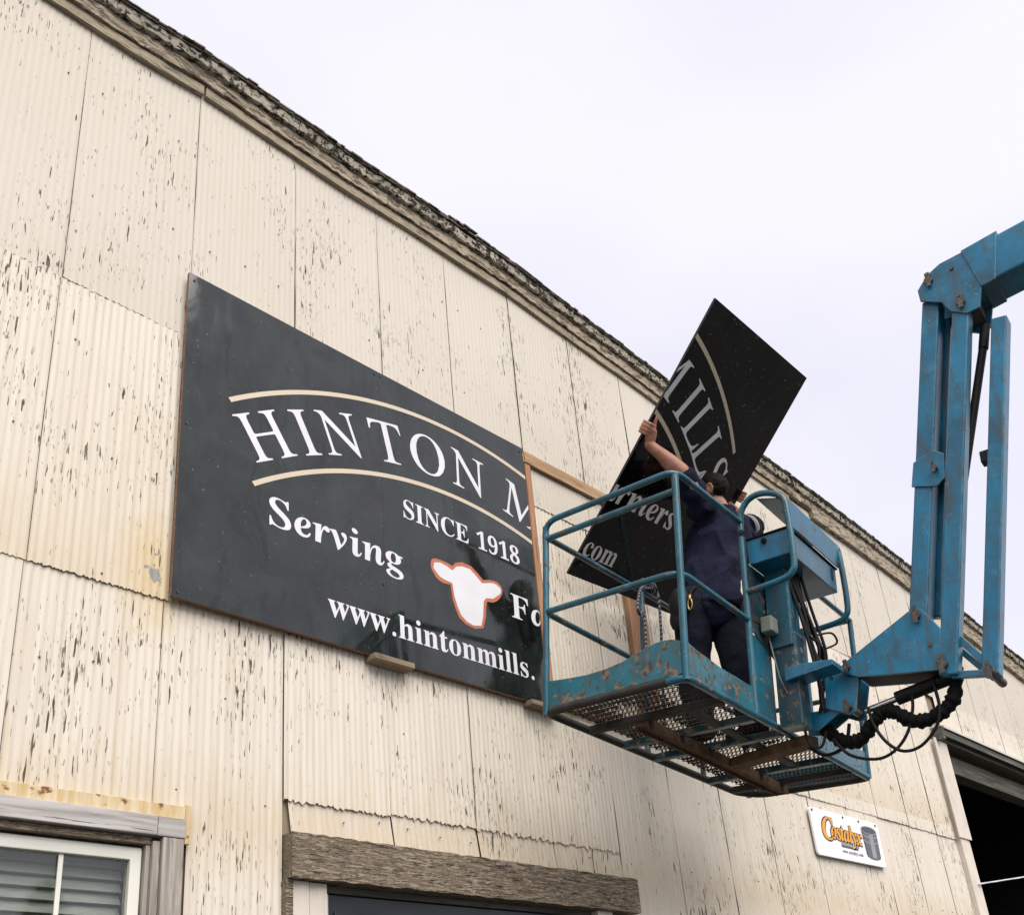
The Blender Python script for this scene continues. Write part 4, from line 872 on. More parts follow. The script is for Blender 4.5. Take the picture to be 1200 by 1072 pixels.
COW_OUT = [(1.542, 2.88), (1.57, 2.893), (1.599, 2.895), (1.66, 2.894), (1.701, 2.886), (1.725, 2.916), (1.78, 2.939), (1.855, 2.937), (1.907, 2.904), (1.948, 2.872), (2.006, 2.892), (2.045, 2.897), (2.074, 2.894), (2.1, 2.88), (2.109, 2.854), (2.103, 2.823), (2.086, 2.796), (2.056, 2.764), (2.018, 2.74), (1.967, 2.732), (1.954, 2.683), (1.945, 2.618), (1.918, 2.54), (1.849, 2.516), (1.776, 2.526), (1.727, 2.555), (1.705, 2.6), (1.684, 2.663), (1.675, 2.753), (1.619, 2.747), (1.585, 2.755), (1.56, 2.772), (1.532, 2.815), (1.53, 2.85)]
COW_IN = [(1.561, 2.86), (1.607, 2.874), (1.658, 2.867), (1.699, 2.853), (1.733, 2.89), (1.777, 2.907), (1.842, 2.91), (1.883, 2.883), (1.934, 2.844), (2.003, 2.869), (2.035, 2.875), (2.06, 2.871), (2.083, 2.86), (2.091, 2.844), (2.085, 2.823), (2.064, 2.803), (2.015, 2.765), (1.958, 2.752), (1.935, 2.723), (1.921, 2.62), (1.9, 2.553), (1.84, 2.537), (1.788, 2.547), (1.744, 2.577), (1.722, 2.623), (1.701, 2.686), (1.692, 2.767), (1.636, 2.771), (1.6, 2.78), (1.581, 2.792), (1.553, 2.822)]

def clip_x(vs, fs, x, keep_left):
    bm = bmesh.new()
    bv = [bm.verts.new((p.x, p.y, 0)) for p in vs]
    for f in fs:
        try: bm.faces.new([bv[i] for i in f])
        except ValueError: pass
    bmesh.ops.bisect_plane(bm, geom=bm.verts[:] + bm.edges[:] + bm.faces[:], plane_co=(x, 0, 0), plane_no=(1, 0, 0), clear_outer=keep_left, clear_inner=not keep_left)
    bm.verts.index_update()
    v = [p.co.xy.copy() for p in bm.verts]; f = [tuple(q.index for q in k.verts) for k in bm.faces]
    bm.free(); return v, f

def put_art(items, to3d, parent, lift, keep_left):
    """to3d(x, y, d): sign coordinates and distance proud of the face"""
    for name, mat, polys in items:
        xs = [a for p in polys for a, b in p]
        if keep_left and min(xs) > CUT - 0.004: continue
        if not keep_left and max(xs) < CUT + 0.004: continue
        vs, fs = fill2d(polys)
        if min(xs) < CUT < max(xs): vs, fs = clip_x(vs, fs, CUT, keep_left)
        if not fs: continue
        mb = MB(); mb.add([to3d(p.x, p.y, lift) for p in vs], fs)
        mb.build(name, mat, parent)

# ------------------------------------------------------------------ the big sign on the wall
K = 1 - 0.045 / 3.70772
def on_sign(x, y, d=0.0):
    p = Vector((x, 0, y)); q = CAM_POS + (p - CAM_POS) * K
    return (q.x, q.y - d, q.z)
sg = empty('wall_sign', on_sign(1.2, SIGN_B), 'large dark mounted sign with cow head, arched white lettering and cream stripes', 'sign')
sg['world_origin'] = list(on_sign(1.2, SIGN_B))
SEAM = 1.203
for x0, x1 in ((0.0, SEAM - 0.0013), (SEAM + 0.0013, CUT)):
    mb = MB()
    A = [on_sign(x0, SIGN_B), on_sign(x1, SIGN_B), on_sign(x1, SIGN_T), on_sign(x0, SIGN_T)]
    mb.prism(A, (0, 0.019, 0), 0, 1)
    mb.build('panel', [M_SIGN, M_PLYEDGE], sg)
ART = sign_art()
put_art(ART, on_sign, sg, 0.0012, True)
cc = (1.82, 2.74)
vs, fs = fill2d([[(cc[0] + (x - cc[0]) * 0.985, cc[1] + (y - cc[1]) * 0.985) for x, y in COW_OUT]]); MB().add([on_sign(p.x, p.y, 0.0012) for p in vs], fs).build('emblem_outline', M_RED, sg)
vs, fs = fill2d([COW_IN]); MB().add([on_sign(p.x, p.y, 0.0022) for p in vs], fs).build('emblem', M_WHITE, sg)
for x, y in ((0.03, 3.99), (0.03, 3.1), (0.03, 2.19), (1.18, 4.0), (1.225, 4.005), (1.19, 2.6), (2.3, 2.2), (1.9, 2.2), (2.39, 3.99)):
    c = V(on_sign(x, y)); MB().tube([c, c + V(0, -0.004, 0)], 0.007, 8).build('screw_head', M_BLACKP, sg, smooth=40)

# timber the sign is fixed to
def on_wall(x, z, d=0.0):
    k = 1 - d / 3.70772
    p = Vector((x, 0, z)); q = CAM_POS + (p - CAM_POS) * k
    return q
fm = empty('timber_frame', (3.0, 0, 2.2), 'bare pine batten frame on the wall right of the mounted sign', 'frame')
fm['world_origin'] = [3.0, 0.0, 2.2]
part(lambda m: m.box((0.0, -0.0255, 3.90), (2.40, -0.012, 3.965)), 'batten', M_BATTEN, fm, 0.002)
part(lambda m: m.box((2.40, -0.034, 3.895), (3.62, -0.012, 3.985)), 'batten', M_BATTEN, fm, 0.002)
part(lambda m: m.box((2.40, -0.028, 2.16), (2.452, -0.012, 3.892)), 'batten', M_BATTEN_V, fm, 0.002)
part(lambda m: m.box((3.31, -0.042, 2.20), (3.40, -0.012, 3.892)), 'batten', M_BATTEN_V, fm, 0.002)
part(lambda m: m.box((3.404, -0.036, 2.20), (3.52, -0.012, 3.892)), 'batten', M_BATTEN_V, fm, 0.002)
part(lambda m: m.box((2.455, -0.040, 2.16), (3.30, -0.012, 2.22)), 'batten', M_BATTEN, fm, 0.002)
for i, (x0, x1, lab) in enumerate(((1.035, 1.325, 'short tan wood cleat under the middle of the mounted sign'), (2.17, 2.45, 'short tan wood cleat under the right end of the mounted sign'))):
    mb = MB(); mb.box((x0 + 0.015, -0.085, 2.104), (x1 - 0.015, -0.006, 2.134))
    tag(mb.build('wood_cleat', M_BLOCK, None, None, 0.003), lab, 'wood block', 'cleats under the sign')

# ------------------------------------------------------------------ the loose board being lifted
TLc = Vector((2.574, -1.523, 4.307)); TRc = Vector((3.808, -1.446, 4.410)); BLc = Vector((2.591, -0.127, 3.069))
BU = (TRc - TLc).normalized(); BV = (TLc - BLc).normalized(); BN = BU.cross(BV).normalized(); BV = BN.cross(BU)
def on_board(x, y, d=0.0):
    p = TLc + BU * (x - CUT) + BV * (y - SIGN_T) + BN * d
    return tuple(p)
lb = empty('loose_sign_board', tuple(BLc), 'loose black sign board with cut off lettering, held aloft by the worker', 'sign board')
lb['world_origin'] = list(BLc)
mb = MB(); mb.prism([on_board(CUT, SIGN_B), on_board(SIGN_W, SIGN_B), on_board(SIGN_W, SIGN_T), on_board(CUT, SIGN_T)], -BN * 0.016, 0, 1)
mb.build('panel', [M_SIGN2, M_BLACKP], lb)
put_art(ART, on_board, lb, 0.0012, False)

# ------------------------------------------------------------------ small white sign at the lower right
def on_small(x, z, d=0.0):
    p = on_wall(x, z, 0.03); return (p.x, p.y - d, p.z)
ws = empty('product_sign', on_small(5.95, 1.58), 'small white wall sign with orange lettering and a grey feed tub', 'sign')
ws['world_origin'] = list(on_small(5.95, 1.58))
X0, X1, Z0, Z1 = 5.385, 6.54, 1.572, 1.957
def rrect(x0, x1, z0, z1, r, n=5):
    out = []
    for cx, cz, a0 in ((x1 - r, z1 - r, 0), (x0 + r, z1 - r, 90), (x0 + r, z0 + r, 180), (x1 - r, z0 + r, 270)):
        for i in range(n + 1):
            a = rad(a0 + 90 * i / n); out.append((cx + r * math.cos(a), cz + r * math.sin(a)))
    return out
mb = MB(); mb.prism([on_small(a, b) for a, b in rrect(X0, X1, Z0, Z1, 0.03)], (0, 0.018, 0)); mb.build('panel', M_WALLSIGN, ws, None, 0.003)
def flat(name, polys, mat, d, par=ws, fn=None):
    fn = fn or on_small
    vs, fs = fill2d(polys); mb = MB(); mb.add([fn(p.x, p.y, d) for p in vs], fs); return mb.build(name, mat, par)
for x in (5.42, 5.92, 6.19, 6.49):
    c = V(on_small(x, 1.935)); MB().tube([c, c + V(0, -0.006, 0)], 0.010, 8).build('screw_head', M_PIN, ws, smooth=40)
# orange word with a black outline
x = 5.52; ys = (1.742, 1.748, 1.752, 1.752, 1.75, 1.748, 1.744, 1.742)
for i, ch in enumerate('Costalyx'):
    big = i == 0
    sx, sy = (0.44, 0.40) if big else (0.315, 0.31)
    y = 1.715 if big else 1.735 - 0.002 * i
    p, xn = text_polys(ch, 'i', x, y, sx, sy)
    for dx, dy in ((-0.010, -0.006), (0.012, -0.012), (0.010, 0.008), (-0.008, 0.009)):
        flat('letter_shadow', [[(a + dx, b + dy) for a, b in q] for q in p], M_BLACKP, 0.0012 + 0.0002 * (dx > 0) + 0.0001 * (dy > 0))
    flat('letter', p, M_ORANGE, 0.0024)
    for q in (0.004,):
        flat('letter', [[(a + q, b + 0.003) for a, b in k] for k in p], M_ORANGE, 0.0028)
    x = xn - (0.05 if big else 0.010)
flat('caption_bar', [[(5.80, 1.695), (6.10, 1.690), (6.10, 1.712), (5.80, 1.717)]], M_GREYL, 0.0014)
flat('caption_bar', [[(5.80, 1.676), (6.08, 1.671), (6.08, 1.688), (5.80, 1.693)]], M_GREYD, 0.0014)
p, _ = text_polys('www.costalyx.com', 'b', 5.80, 1.628, 0.068, 0.07); flat('web_address', p, M_GREYD, 0.0014)
def ell(cx, cz, rx, rz, a0=0, a1=360, n=24):
    return [(cx + rx * math.cos(rad(a0 + (a1 - a0) * i / n)), cz + rz * math.sin(rad(a0 + (a1 - a0) * i / n))) for i in range(n + (0 if a1 - a0 == 360 else 1))]
tubx, tw = 6.345, 0.140
body = [(tubx - tw, 1.875)] + ell(tubx, 1.655, tw * 0.90, 0.034, 180, 360) + [(tubx + tw, 1.875)]
flat('tub_body', [body], M_GREYP, 0.0012)
flat('tub_highlight', [[(tubx - 0.02, 1.64), (tubx + 0.05, 1.64), (tubx + 0.06, 1.84), (tubx - 0.015, 1.84)]], M_GREYL, 0.0015)
flat('tub_shade', [[(tubx - tw * 0.99, 1.86), (tubx - tw * 0.9, 1.66), (tubx - tw * 0.72, 1.64), (tubx - tw * 0.74, 1.85)]], M_GREYD, 0.0015)
for z in (1.838, 1.790):
    flat('tub_rib', [ell(tubx, z, tw * 1.0, 0.030, 180, 360) + ell(tubx, z + 0.009, tw * 1.0, 0.030, 360, 180)], M_GREYL, 0.0018)
flat('tub_mouth', [ell(tubx, 1.875, tw, 0.036)], M_GREYL, 0.0020)
flat('tub_mouth', [ell(tubx, 1.875, tw * 0.9, 0.029)], M_GREYD, 0.0023)

# ================================================================== the boom lift
LM = Matrix(((0.9940026, -0.1020183, 0.0393833), (0.1052280, 0.9903162, -0.0905586), (-0.0297632, 0.0941597, 0.9951121)))
LT = Vector((1.830184, -1.367250, 1.717355))
def LW(a, b, h): return LT + LM @ Vector((a, b, h))
LA, LB = 2.207, 0.806
lift = empty('boom_lift', (0, 0, 0), 'weathered blue boom lift with tubular basket, mesh floor and folded jib', 'boom lift')
lift.matrix_world = Matrix.Translation(LT) @ LM.to_4x4()
def sub(name, label=None):
    o = empty(name, (0, 0, 0), parent=lift)
    if label: o['label'] = label
    return o
# all lift coordinates: a along the basket, b towards the wall, h up from the basket floor
bk = sub('basket', 'blue tubular work basket')
RT = 0.0165
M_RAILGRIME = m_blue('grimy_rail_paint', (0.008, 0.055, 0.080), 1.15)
def tube(name, pts, r=RT, par=bk, mat=M_BLUE, n=12, rr=0.0):
    mb = MB(); mb.tube(round_path(pts, rr, 6) if rr else pts, r, n); return mb.build(name, mat, par, smooth=50)
# corner and intermediate posts
for a, b, h0, h1 in ((0, 0, -0.01, 1.075), (0, LB, -0.01, 1.06), (0.694, 0, -0.01, 1.02), (1.4, 0, 0.0, 0.72), (LA, 0, 0.0, 1.06), (LA, LB, 0.0, 1.06), (0.955, LB, 0.0, 1.04), (1.6, LB, 0.0, 1.04)):
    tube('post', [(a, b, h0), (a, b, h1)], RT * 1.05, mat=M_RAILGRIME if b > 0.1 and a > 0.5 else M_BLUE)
# upper rail of the left end: one tube bent down at the back corner
tube('guard_rail', [(0.694, 0.0, 1.112), (0.20, 0.0, 1.102), (0.0, 0.0, 1.098), (-0.004, 0.16, 1.095), (-0.004, LB + 0.004, 1.088), (0.0, LB, 0.90)], rr=0.085)
tube('guard_rail', [(0.0, 0.012, 0.985), (0.0, LB, 0.985)])
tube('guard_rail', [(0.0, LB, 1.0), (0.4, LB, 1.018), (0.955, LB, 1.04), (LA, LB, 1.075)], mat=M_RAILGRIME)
tube('guard_rail', [(LA, 0.0, 1.06), (LA, LB, 1.07)])
tube('guard_rail', [(1.4, 0.0, 1.06), (LA, 0.0, 1.06)])
# middle rail wraps the left end
tube('middle_rail', [(0.694, 0.0, 0.532), (0.25, 0.0, 0.536), (0.0, 0.0, 0.54), (-0.004, 0.2, 0.545), (-0.004, LB - 0.05, 0.552)], rr=0.09)
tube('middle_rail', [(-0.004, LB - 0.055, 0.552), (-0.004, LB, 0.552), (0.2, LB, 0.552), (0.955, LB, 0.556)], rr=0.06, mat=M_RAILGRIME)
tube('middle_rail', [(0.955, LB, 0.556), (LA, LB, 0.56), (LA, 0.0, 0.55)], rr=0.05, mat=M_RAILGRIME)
# bottom frame tubes
tube('floor_frame', [(0.0, 0.10, 0.0), (0.0, 0.0, 0.0), (0.10, 0.0, 0.0), (LA - 0.02, 0.0, 0.0)], 0.020, rr=0.07)
tube('floor_frame', [(0.0, 0.10, 0.0), (0.0, LB - 0.04, 0.0), (0.02, LB, 0.0), (0.3, LB, 0.0), (LA - 0.16, LB, 0.0), (LA - 0.02, LB - 0.10, 0.0), (LA, 0.06, 0.0), (LA - 0.02, 0.0, 0.0)], 0.022, mat=M_DIRTY, rr=0.06)
# toe boards
def toe(name, poly, thick, mat=M_BLUE_TOE):
    mb = MB(); mb.prism(poly, thick); return mb.build(name, mat, bk, None, 0.003)
prof = [(LB - 0.01, 0.022), (LB - 0.01, 0.165), (0.66, 0.150), (0.55, 0.142), (0.44, 0.146), (0.34, 0.160), (0.26, 0.182), (0.20, 0.200), (0.14, 0.210), (0.07, 0.206), (0.018, 0.185), (0.018, 0.022)]
toe('toe_board', [(-0.006, b, h) for b, h in prof], (0.006, 0, 0))
toe('toe_board', [(0.018, -0.004, 0.022), (0.675, -0.004, 0.022), (0.675, -0.004, 0.150), (0.35, -0.004, 0.152), (0.10, -0.004, 0.170), (0.018, -0.004, 0.185)], (0, 0.006, 0))
toe('toe_board', [(1.42, -0.004, 0.022), (LA - 0.02, -0.004, 0.022), (LA - 0.02, -0.004, 0.16), (1.42, -0.004, 0.16)], (0, 0.006, 0))
toe('toe_board', [(LA - 0.002, 0.04, 0.022), (LA - 0.002, LB - 0.06, 0.022), (LA - 0.002, LB - 0.06, 0.16), (LA - 0.002, 0.04, 0.16)], (0.006, 0, 0))
toe('side_plate', [(0.715, -0.006, 0.02), (0.93, -0.006, 0.02), (0.93, -0.006, 0.40), (0.80, -0.006, 0.46), (0.715, -0.006, 0.46)], (0, 0.008, 0), M_BLUE)
M_SHADEGRIMEBLUE = m_blue('shaded_grimy_blue_paint', (0.007, 0.036, 0.052), 1.1)  # darker blue copy: shade under the basket put into the colour, with grime
# cross members under the floor
for a, z in ((0.37, -0.002), (0.70, -0.004), (1.02, -0.003), (1.66, -0.002), (1.95, -0.004)):
    part(lambda m: m.box((a - 0.022, 0.012, z - 0.022), (a + 0.022, LB - 0.004, z + 0.018)), 'cross_member', M_SHADEGRIMEBLUE if a in (0.70, 1.02, 1.66) else M_DIRTY, bk, 0.004)
def chan(m):
    m.bar((0.36, 0.47, -0.030), (2.05, 0.50, -0.030), 0.075, 0.030, (0, 1, 0))
    m.bar((0.36, 0.434, -0.036), (2.05, 0.464, -0.036), 0.008, 0.055, (0, 1, 0))
    m.bar((0.36, 0.507, -0.036), (2.05, 0.537, -0.036), 0.008, 0.055, (0, 1, 0))
part(chan, 'centre_channel', M_RUSTBEAM, bk, 0.002)
part(lambda m: m.bar((1.30, 0.43, -0.040), (1.14, -0.10, -0.040), 0.10, 0.055, (1, 0, 0)), 'mounting_channel', M_RUSTBEAM, bk, 0.004)
part(lambda m: m.bar((0.30, 0.20, -0.012), (1.60, 0.22, -0.012), 0.05, 0.02, (0, 1, 0)), 'centre_channel', M_DIRTY, bk, 0.002)
# expanded metal floor
gr = MB(); sw = 0.026; lw = 0.060
rows = int((LB - 0.055) / sw); ncol = int((LA - 0.03) / lw)
def strand(p, q, w=0.0066, t=0.0032):
    p, q = V(p), V(q); d = (q - p).normalized(); s = Vector((-d.y, d.x, 0)) * (w / 2); u = Vector((0, 0, t / 2))
    vs = []
    for c in (p, q): vs += [c - s - u, c + s - u, c + s + u, c - s + u]
    gr.add(vs, [(0, 1, 5, 4), (1, 2, 6, 5), (2, 3, 7, 6), (3, 0, 4, 7)])
for r in range(rows):
    b0 = 0.018 + r * sw
    for k in range(ncol * 2):
        a0 = 0.016 + k * lw / 2; a1 = a0 + lw / 2
        up = (k % 2 == 0)
        if mnoise.noise(Vector((a0 * 2.2, b0 * 3.1, 5.0))) > 0.62: continue
        strand((a0, b0 + (0 if up else sw), 0.020), (a1, b0 + (sw if up else 0), 0.020))
tag(gr.build('mesh_floor', M_GRATE, bk), kind='stuff')
# caked dirt lying in the mesh
dd = MB(); rr_ = random.Random(8)
for r in range(rows):
    for k in range(ncol):
        a0 = 0.03 + k * lw; b0 = 0.03 + r * sw
        if mnoise.noise(Vector((a0 * 3.0, b0 * 5.0, 1.0))) + 0.35 * (b0 > 0.55) + 0.42 * (a0 < 0.95 and b0 > 0.25) > 0.30:
            w = rr_.uniform(0.014, 0.028); d = rr_.uniform(0.008, 0.013)
            pts = [(a0 + w * math.cos(t), b0 + d * math.sin(t)) for t in [i * math.pi / 3 + 0.2 for i in range(6)]]
            dd.prism([(x, y, 0.0225) for x, y in pts], (0, 0, 0.006))
tag(dd.build('floor_dirt', M_DIRTY, bk), kind='stuff')

# ------------------------------------------------------------------ control station on the near side
cs = sub('control_station', 'blue control box in a tubular guard')
loop = [(0.0, 1.06), (-0.005, 1.16), (-0.06, 1.235), (-0.15, 1.242), (-0.25, 1.18), (-0.272, 1.06), (-0.282, 0.80), (-0.262, 0.73), (-0.20, 0.704), (0.0, 0.69)]
def smooth_loop(a): return [(a, p.x, p.y) for p in spline([(b, h, 0) for b, h in loop], 5)]
for a in (0.694, 1.4):
    mb = MB(); mb.tube(smooth_loop(a), RT * 1.05, 12); mb.build('guard_loop', M_BLUE, cs, smooth=50)
bx = MB()
bx.box((0.745, -0.245, 0.872), (1.375, -0.008, 1.020))
bx.build('control_box', M_BLUE2, cs, None, 0.006)
part(lambda m: m.box((0.735, -0.255, 1.020), (1.385, -0.002, 1.028)), 'box_lip', M_RUBBER, cs, 0.002)
part(lambda m: m.prism([(0.712, -0.262, 1.03), (0.712, -0.272, 1.175), (0.712, -0.266, 1.178), (0.712, -0.255, 1.03)], (0.672, 0, 0)), 'guard_plate', M_BLUE2, cs, 0.002)
part(lambda m: m.prism([(0.712, -0.2695, 1.181), (0.712, -0.10, 1.236), (0.712, -0.10, 1.230), (0.712, -0.266, 1.174)], (0.672, 0, 0)), 'guard_plate', M_BLUE2, cs, 0.002)
for a, b, hh in ((0.80, -0.07, 0.05), (0.86, -0.15, 0.06), (0.98, -0.08, 0.05), (1.10, -0.10, 0.04), (1.24, -0.10, 0.05)):
    part(lambda m: (m.tube([(a, b, 1.028), (a, b, 1.028 + hh * 0.6)], 0.006, 8), m.ball((a, b, 1.028 + hh * 0.7), 0.014, 8, 6)), 'control_knob', M_RUBBER, cs, smooth=60)
part(lambda m: (m.tube([(0.743, -0.105, 0.985), (0.733, -0.105, 0.985)], 0.016, 12), m.tube([(0.733, -0.105, 0.985), (0.722, -0.105, 0.985)], 0.008, 8)), 'key_switch', M_RUBBER, cs, smooth=40)
part(lambda m: m.box((1.30, -0.2475, 0.93), (1.325, -0.246, 1.0)), 'paint_scar', M_RUBBER, cs)
# column that carries the station and the basket
part(lambda m: m.box((0.90, -0.16, -0.02), (1.02, -0.03, 0.50)), 'column', M_RAILGRIME, cs, 0.008)
part(lambda m: m.box((0.885, -0.15, 0.42), (1.01, -0.02, 0.872)), 'column', M_BLUE, cs, 0.006)
part(lambda m: m.prism([(0.708, -0.012, 0.475), (1.04, -0.012, 0.36), (1.04, -0.012, 0.87), (0.708, -0.012, 0.87)], (0, 0.008, 0)), 'gusset', M_SHADEGRIMEBLUE, cs, 0.002)
part(lambda m: m.box((0.79, -0.085, 0.485), (0.875, -0.02, 0.575)), 'junction_box', M_JBOX, cs, 0.008)
part(lambda m: m.prism([(0.86, -0.10, 0.290), (0.86, -0.20, 0.290), (0.86, -0.36, 0.275), (0.86, -0.36, 0.245), (0.86, -0.10, 0.215)], (0.14, 0, 0)), 'upper_bracket', M_BLUE2, cs, 0.003)
part(lambda m: m.bar((0.70, -0.008, 0.55), (1.30, -0.03, 0.60), 0.012, 0.035, (0, 1, 0)), 'cross_strap', M_DIRTY, cs, 0.002)

# ------------------------------------------------------------------ jib
jb = sub('jib', 'blue parallelogram jib with hydraulic ram and hoses')
def plate(name, poly, a0, t, mat=M_BLUE2, par=jb):
    mb = MB(); mb.prism([(a0, b, h) for b, h in poly], (t, 0, 0)); return mb.build(name, mat, par, None, 0.003)
blade = [(-0.06, 0.10), (-0.30, 0.085), (-0.30, 0.068), (-0.17, -0.010), (-0.06, 0.005)]
plate('lower_bracket', blade, 1.075, 0.014)
plate('lower_bracket', blade, 1.19, 0.014)
hinge = [(-0.235, 0.290), (-0.36, 0.282), (-0.41, 0.215), (-0.375, 0.045), (-0.34, 0.035), (-0.22, 0.095)]
plate('hinge_plate', hinge, 1.062, 0.012)
plate('hinge_plate', hinge, 1.205, 0.012)
part(lambda m: m.box((1.075, -0.36, 0.07), (1.204, -0.26, 0.26)), 'hinge_block', M_DIRTY, jb, 0.006)
tri = [(-0.335, 0.300), (-0.36, 0.318), (-0.705, 0.505), (-0.745, 0.515), (-0.775, 0.500), (-0.850, 0.375), (-0.835, 0.158), (-0.42, 0.218), (-0.345, 0.255)]
plate('jib_plate', tri, 1.045, 0.014)
plate('jib_plate', tri, 1.225, 0.014)
part(lambda m: m.bar((1.14, -0.42, 0.225), (1.14, -0.83, 0.165), 0.158, 0.010, (1, 0, 0)), 'jib_bottom', M_DIRTY, jb, 0.002)
def boxtube(name, p, q, wb, a0, a1, mat=M_BLUE2, wall=None):
    """box section from p to q in (b, h); wb across in the b direction"""
    mb = MB(); p3 = V((a0 + a1) / 2, p[0], p[1]); q3 = V((a0 + a1) / 2, q[0], q[1])
    mb.bar(p3, q3, a1 - a0, wb, (1, 0, 0)); return mb.build(name, mat, jb, None, 0.008)
boxtube('jib_arm', (-0.742, 0.44), (-1.062, 2.30), 0.092, 1.062, 1.17)
boxtube('jib_link', (-0.850, 0.13), (-1.214, 2.21), 0.088, 1.045, 1.13)
boxtube('jib_link', (-1.030, 0.10), (-1.372, 2.03), 0.078, 1.075, 1.165)
boxtube('jib_arm', (-0.80, 0.50), (-1.10, 2.24), 0.05, 1.18, 1.235)
# collar on the arm
part(lambda m: m.prism([(1.052, -0.842, 1.335), (1.052, -0.945, 1.375), (1.052, -1.000, 1.33), (1.052, -0.985, 1.19), (1.052, -0.94, 1.155), (1.052, -0.815, 1.20)], (0.014, 0, 0)), 'collar', M_BLUE2, jb, 0.003)
# top knuckle
kn = [(-1.015, 2.300), (-1.010, 2.375), (-1.07, 2.450), (-1.145, 2.488), (-1.262, 2.498), (-1.330, 2.238), (-1.300, 2.105), (-1.235, 2.10), (-1.16, 2.150), (-1.12, 2.235)]
plate('knuckle_plate', kn, 1.036, 0.014)
plate('knuckle_plate', kn, 1.236, 0.014)
part(lambda m: m.box((1.052, -1.29, 2.14), (1.234, -1.16, 2.44)), 'knuckle_block', M_DIRTY, jb, 0.006)
# upper boom leaving the picture, then the mast that carries it
mb = MB(); mb.bar((1.143, -1.20, 2.352), (1.143, -6.6, 2.95), 0.215, 0.262, (1, 0, 0)); mb.build('upper_boom', M_BLUE2, lift, None, 0.012)
part(lambda m: m.prism([(1.03, -1.26, 2.505), (1.03, -1.45, 2.53), (1.03, -1.40, 2.235), (1.03, -1.325, 2.225)], (0.226, 0, 0)), 'boom_end_wrap', M_BLUE2, lift, 0.004)
# rams
part(lambda m: (m.tube([(1.17, -1.285, 2.08), (1.17, -1.255, 1.94)], 0.026, 14), m.tube([(1.17, -1.275, 2.02), (1.17, -1.03, 1.15)], 0.022, 14)), 'boom_ram', M_RUBBER, jb, smooth=40)
part(lambda m: m.box((1.10, -1.215, 1.235), (1.16, -1.155, 1.30)), 'ram_bracket', M_RUBBER, jb, 0.004)
part(lambda m: m.tube([(1.14, -0.40, 0.062), (1.14, -0.60, 0.100)], 0.017, 12), 'ram_rod', M_CHROME, jb, smooth=40)
part(lambda m: m.tube([(1.14, -0.565, 0.094), (1.14, -0.86, 0.150)], 0.036, 14), 'jib_ram', M_RUBBER, jb, smooth=40)
# link frame between the foot of the two links
part(lambda m: (m.bar((1.09, -0.885, 0.36), (1.09, -1.03, 0.15), 0.02, 0.035, (1, 0, 0)), m.bar((1.09, -0.86, 0.135), (1.09, -1.04, 0.105), 0.03, 0.035, (1, 0, 0)), m.bar((1.16, -0.885, 0.30), (1.16, -1.03, 0.10), 0.02, 0.03, (1, 0, 0))), 'foot_link', M_BLUE2, jb, 0.003)
for b, h, r in ((-0.365, 0.283, 0.019), (-0.745, 0.470, 0.024), (-0.835, 0.185, 0.026), (-0.345, 0.072, 0.020), (-1.075, 2.405, 0.024), (-1.215, 2.185, 0.024), (-0.945, 1.255, 0.016), (-1.04, 0.105, 0.022)):
    part(lambda m: (m.tube([(1.022, b, h), (1.265, b, h)], r, 14), m.bar((1.020, b, h - r * 1.9), (1.020, b, h + r * 1.9), 0.008, r * 1.0, (1, 0, 0)), m.tube([(1.012, b + 0.004, h + r * 1.3), (1.03, b + 0.004, h + r * 1.3)], r * 0.42, 8)), 'pivot_pin', M_PIN, jb, smooth=40)
# bolt heads on the plates
for b, h in ((-0.79, 0.30), (-1.20, 2.42), (-0.28, 0.24)):
    part(lambda m: m.tube([(1.036, b, h), (1.028, b, h)], 0.011, 6), 'bolt_head', M_PIN, jb)
# hoses
def hose(pts, r, mat=M_RUBBER, name='hose', n=8, ripple=0.0, par=jb):
    P = spline(pts, 8)
    rs = [r * (1 + ripple * math.sin(i * 1.9) + ripple * 0.6 * math.sin(i * 0.77)) for i in range(len(P))] if ripple else None
    mb = MB(); mb.tube(P, r, n, rs=rs); return mb.build(name, mat, par, smooth=70)
hose([(1.15, -0.86, 0.20), (1.14, -0.845, 0.06), (1.14, -0.79, -0.010), (1.14, -0.70, -0.045), (1.14, -0.62, -0.035), (1.14, -0.555, 0.020), (1.14, -0.49, 0.040), (1.14, -0.43, -0.010), (1.15, -0.36, -0.075), (1.16, -0.28, -0.080), (1.16, -0.21, -0.03), (1.15, -0.15, 0.05)], 0.036, M_HOSE, 'hose_sleeve', 12, 0.14)
hose([(1.10, -0.76, 0.14), (1.10, -0.775, 0.0), (1.10, -0.748, -0.10), (1.10, -0.665, -0.182), (1.10, -0.575, -0.194), (1.10, -0.50, -0.135), (1.10, -0.445, -0.03), (1.10, -0.43, 0.06)], 0.0085)
hose([(1.12, -0.645, 0.12), (1.12, -0.642, 0.02), (1.12, -0.60, -0.10), (1.12, -0.525, -0.18), (1.12, -0.43, -0.205), (1.12, -0.30, -0.16), (1.12, -0.22, -0.06)], 0.0085)
hose([(1.16, -0.30, 0.02), (1.17, -0.26, -0.09), (1.18, -0.15, -0.12), (1.18, -0.06, -0.06)], 0.010)
hose([(1.05, -0.10, 0.0), (1.06, -0.12, -0.09), (1.08, -0.17, -0.10), (1.09, -0.20, -0.02)], 0.008)
hr = random.Random(21)
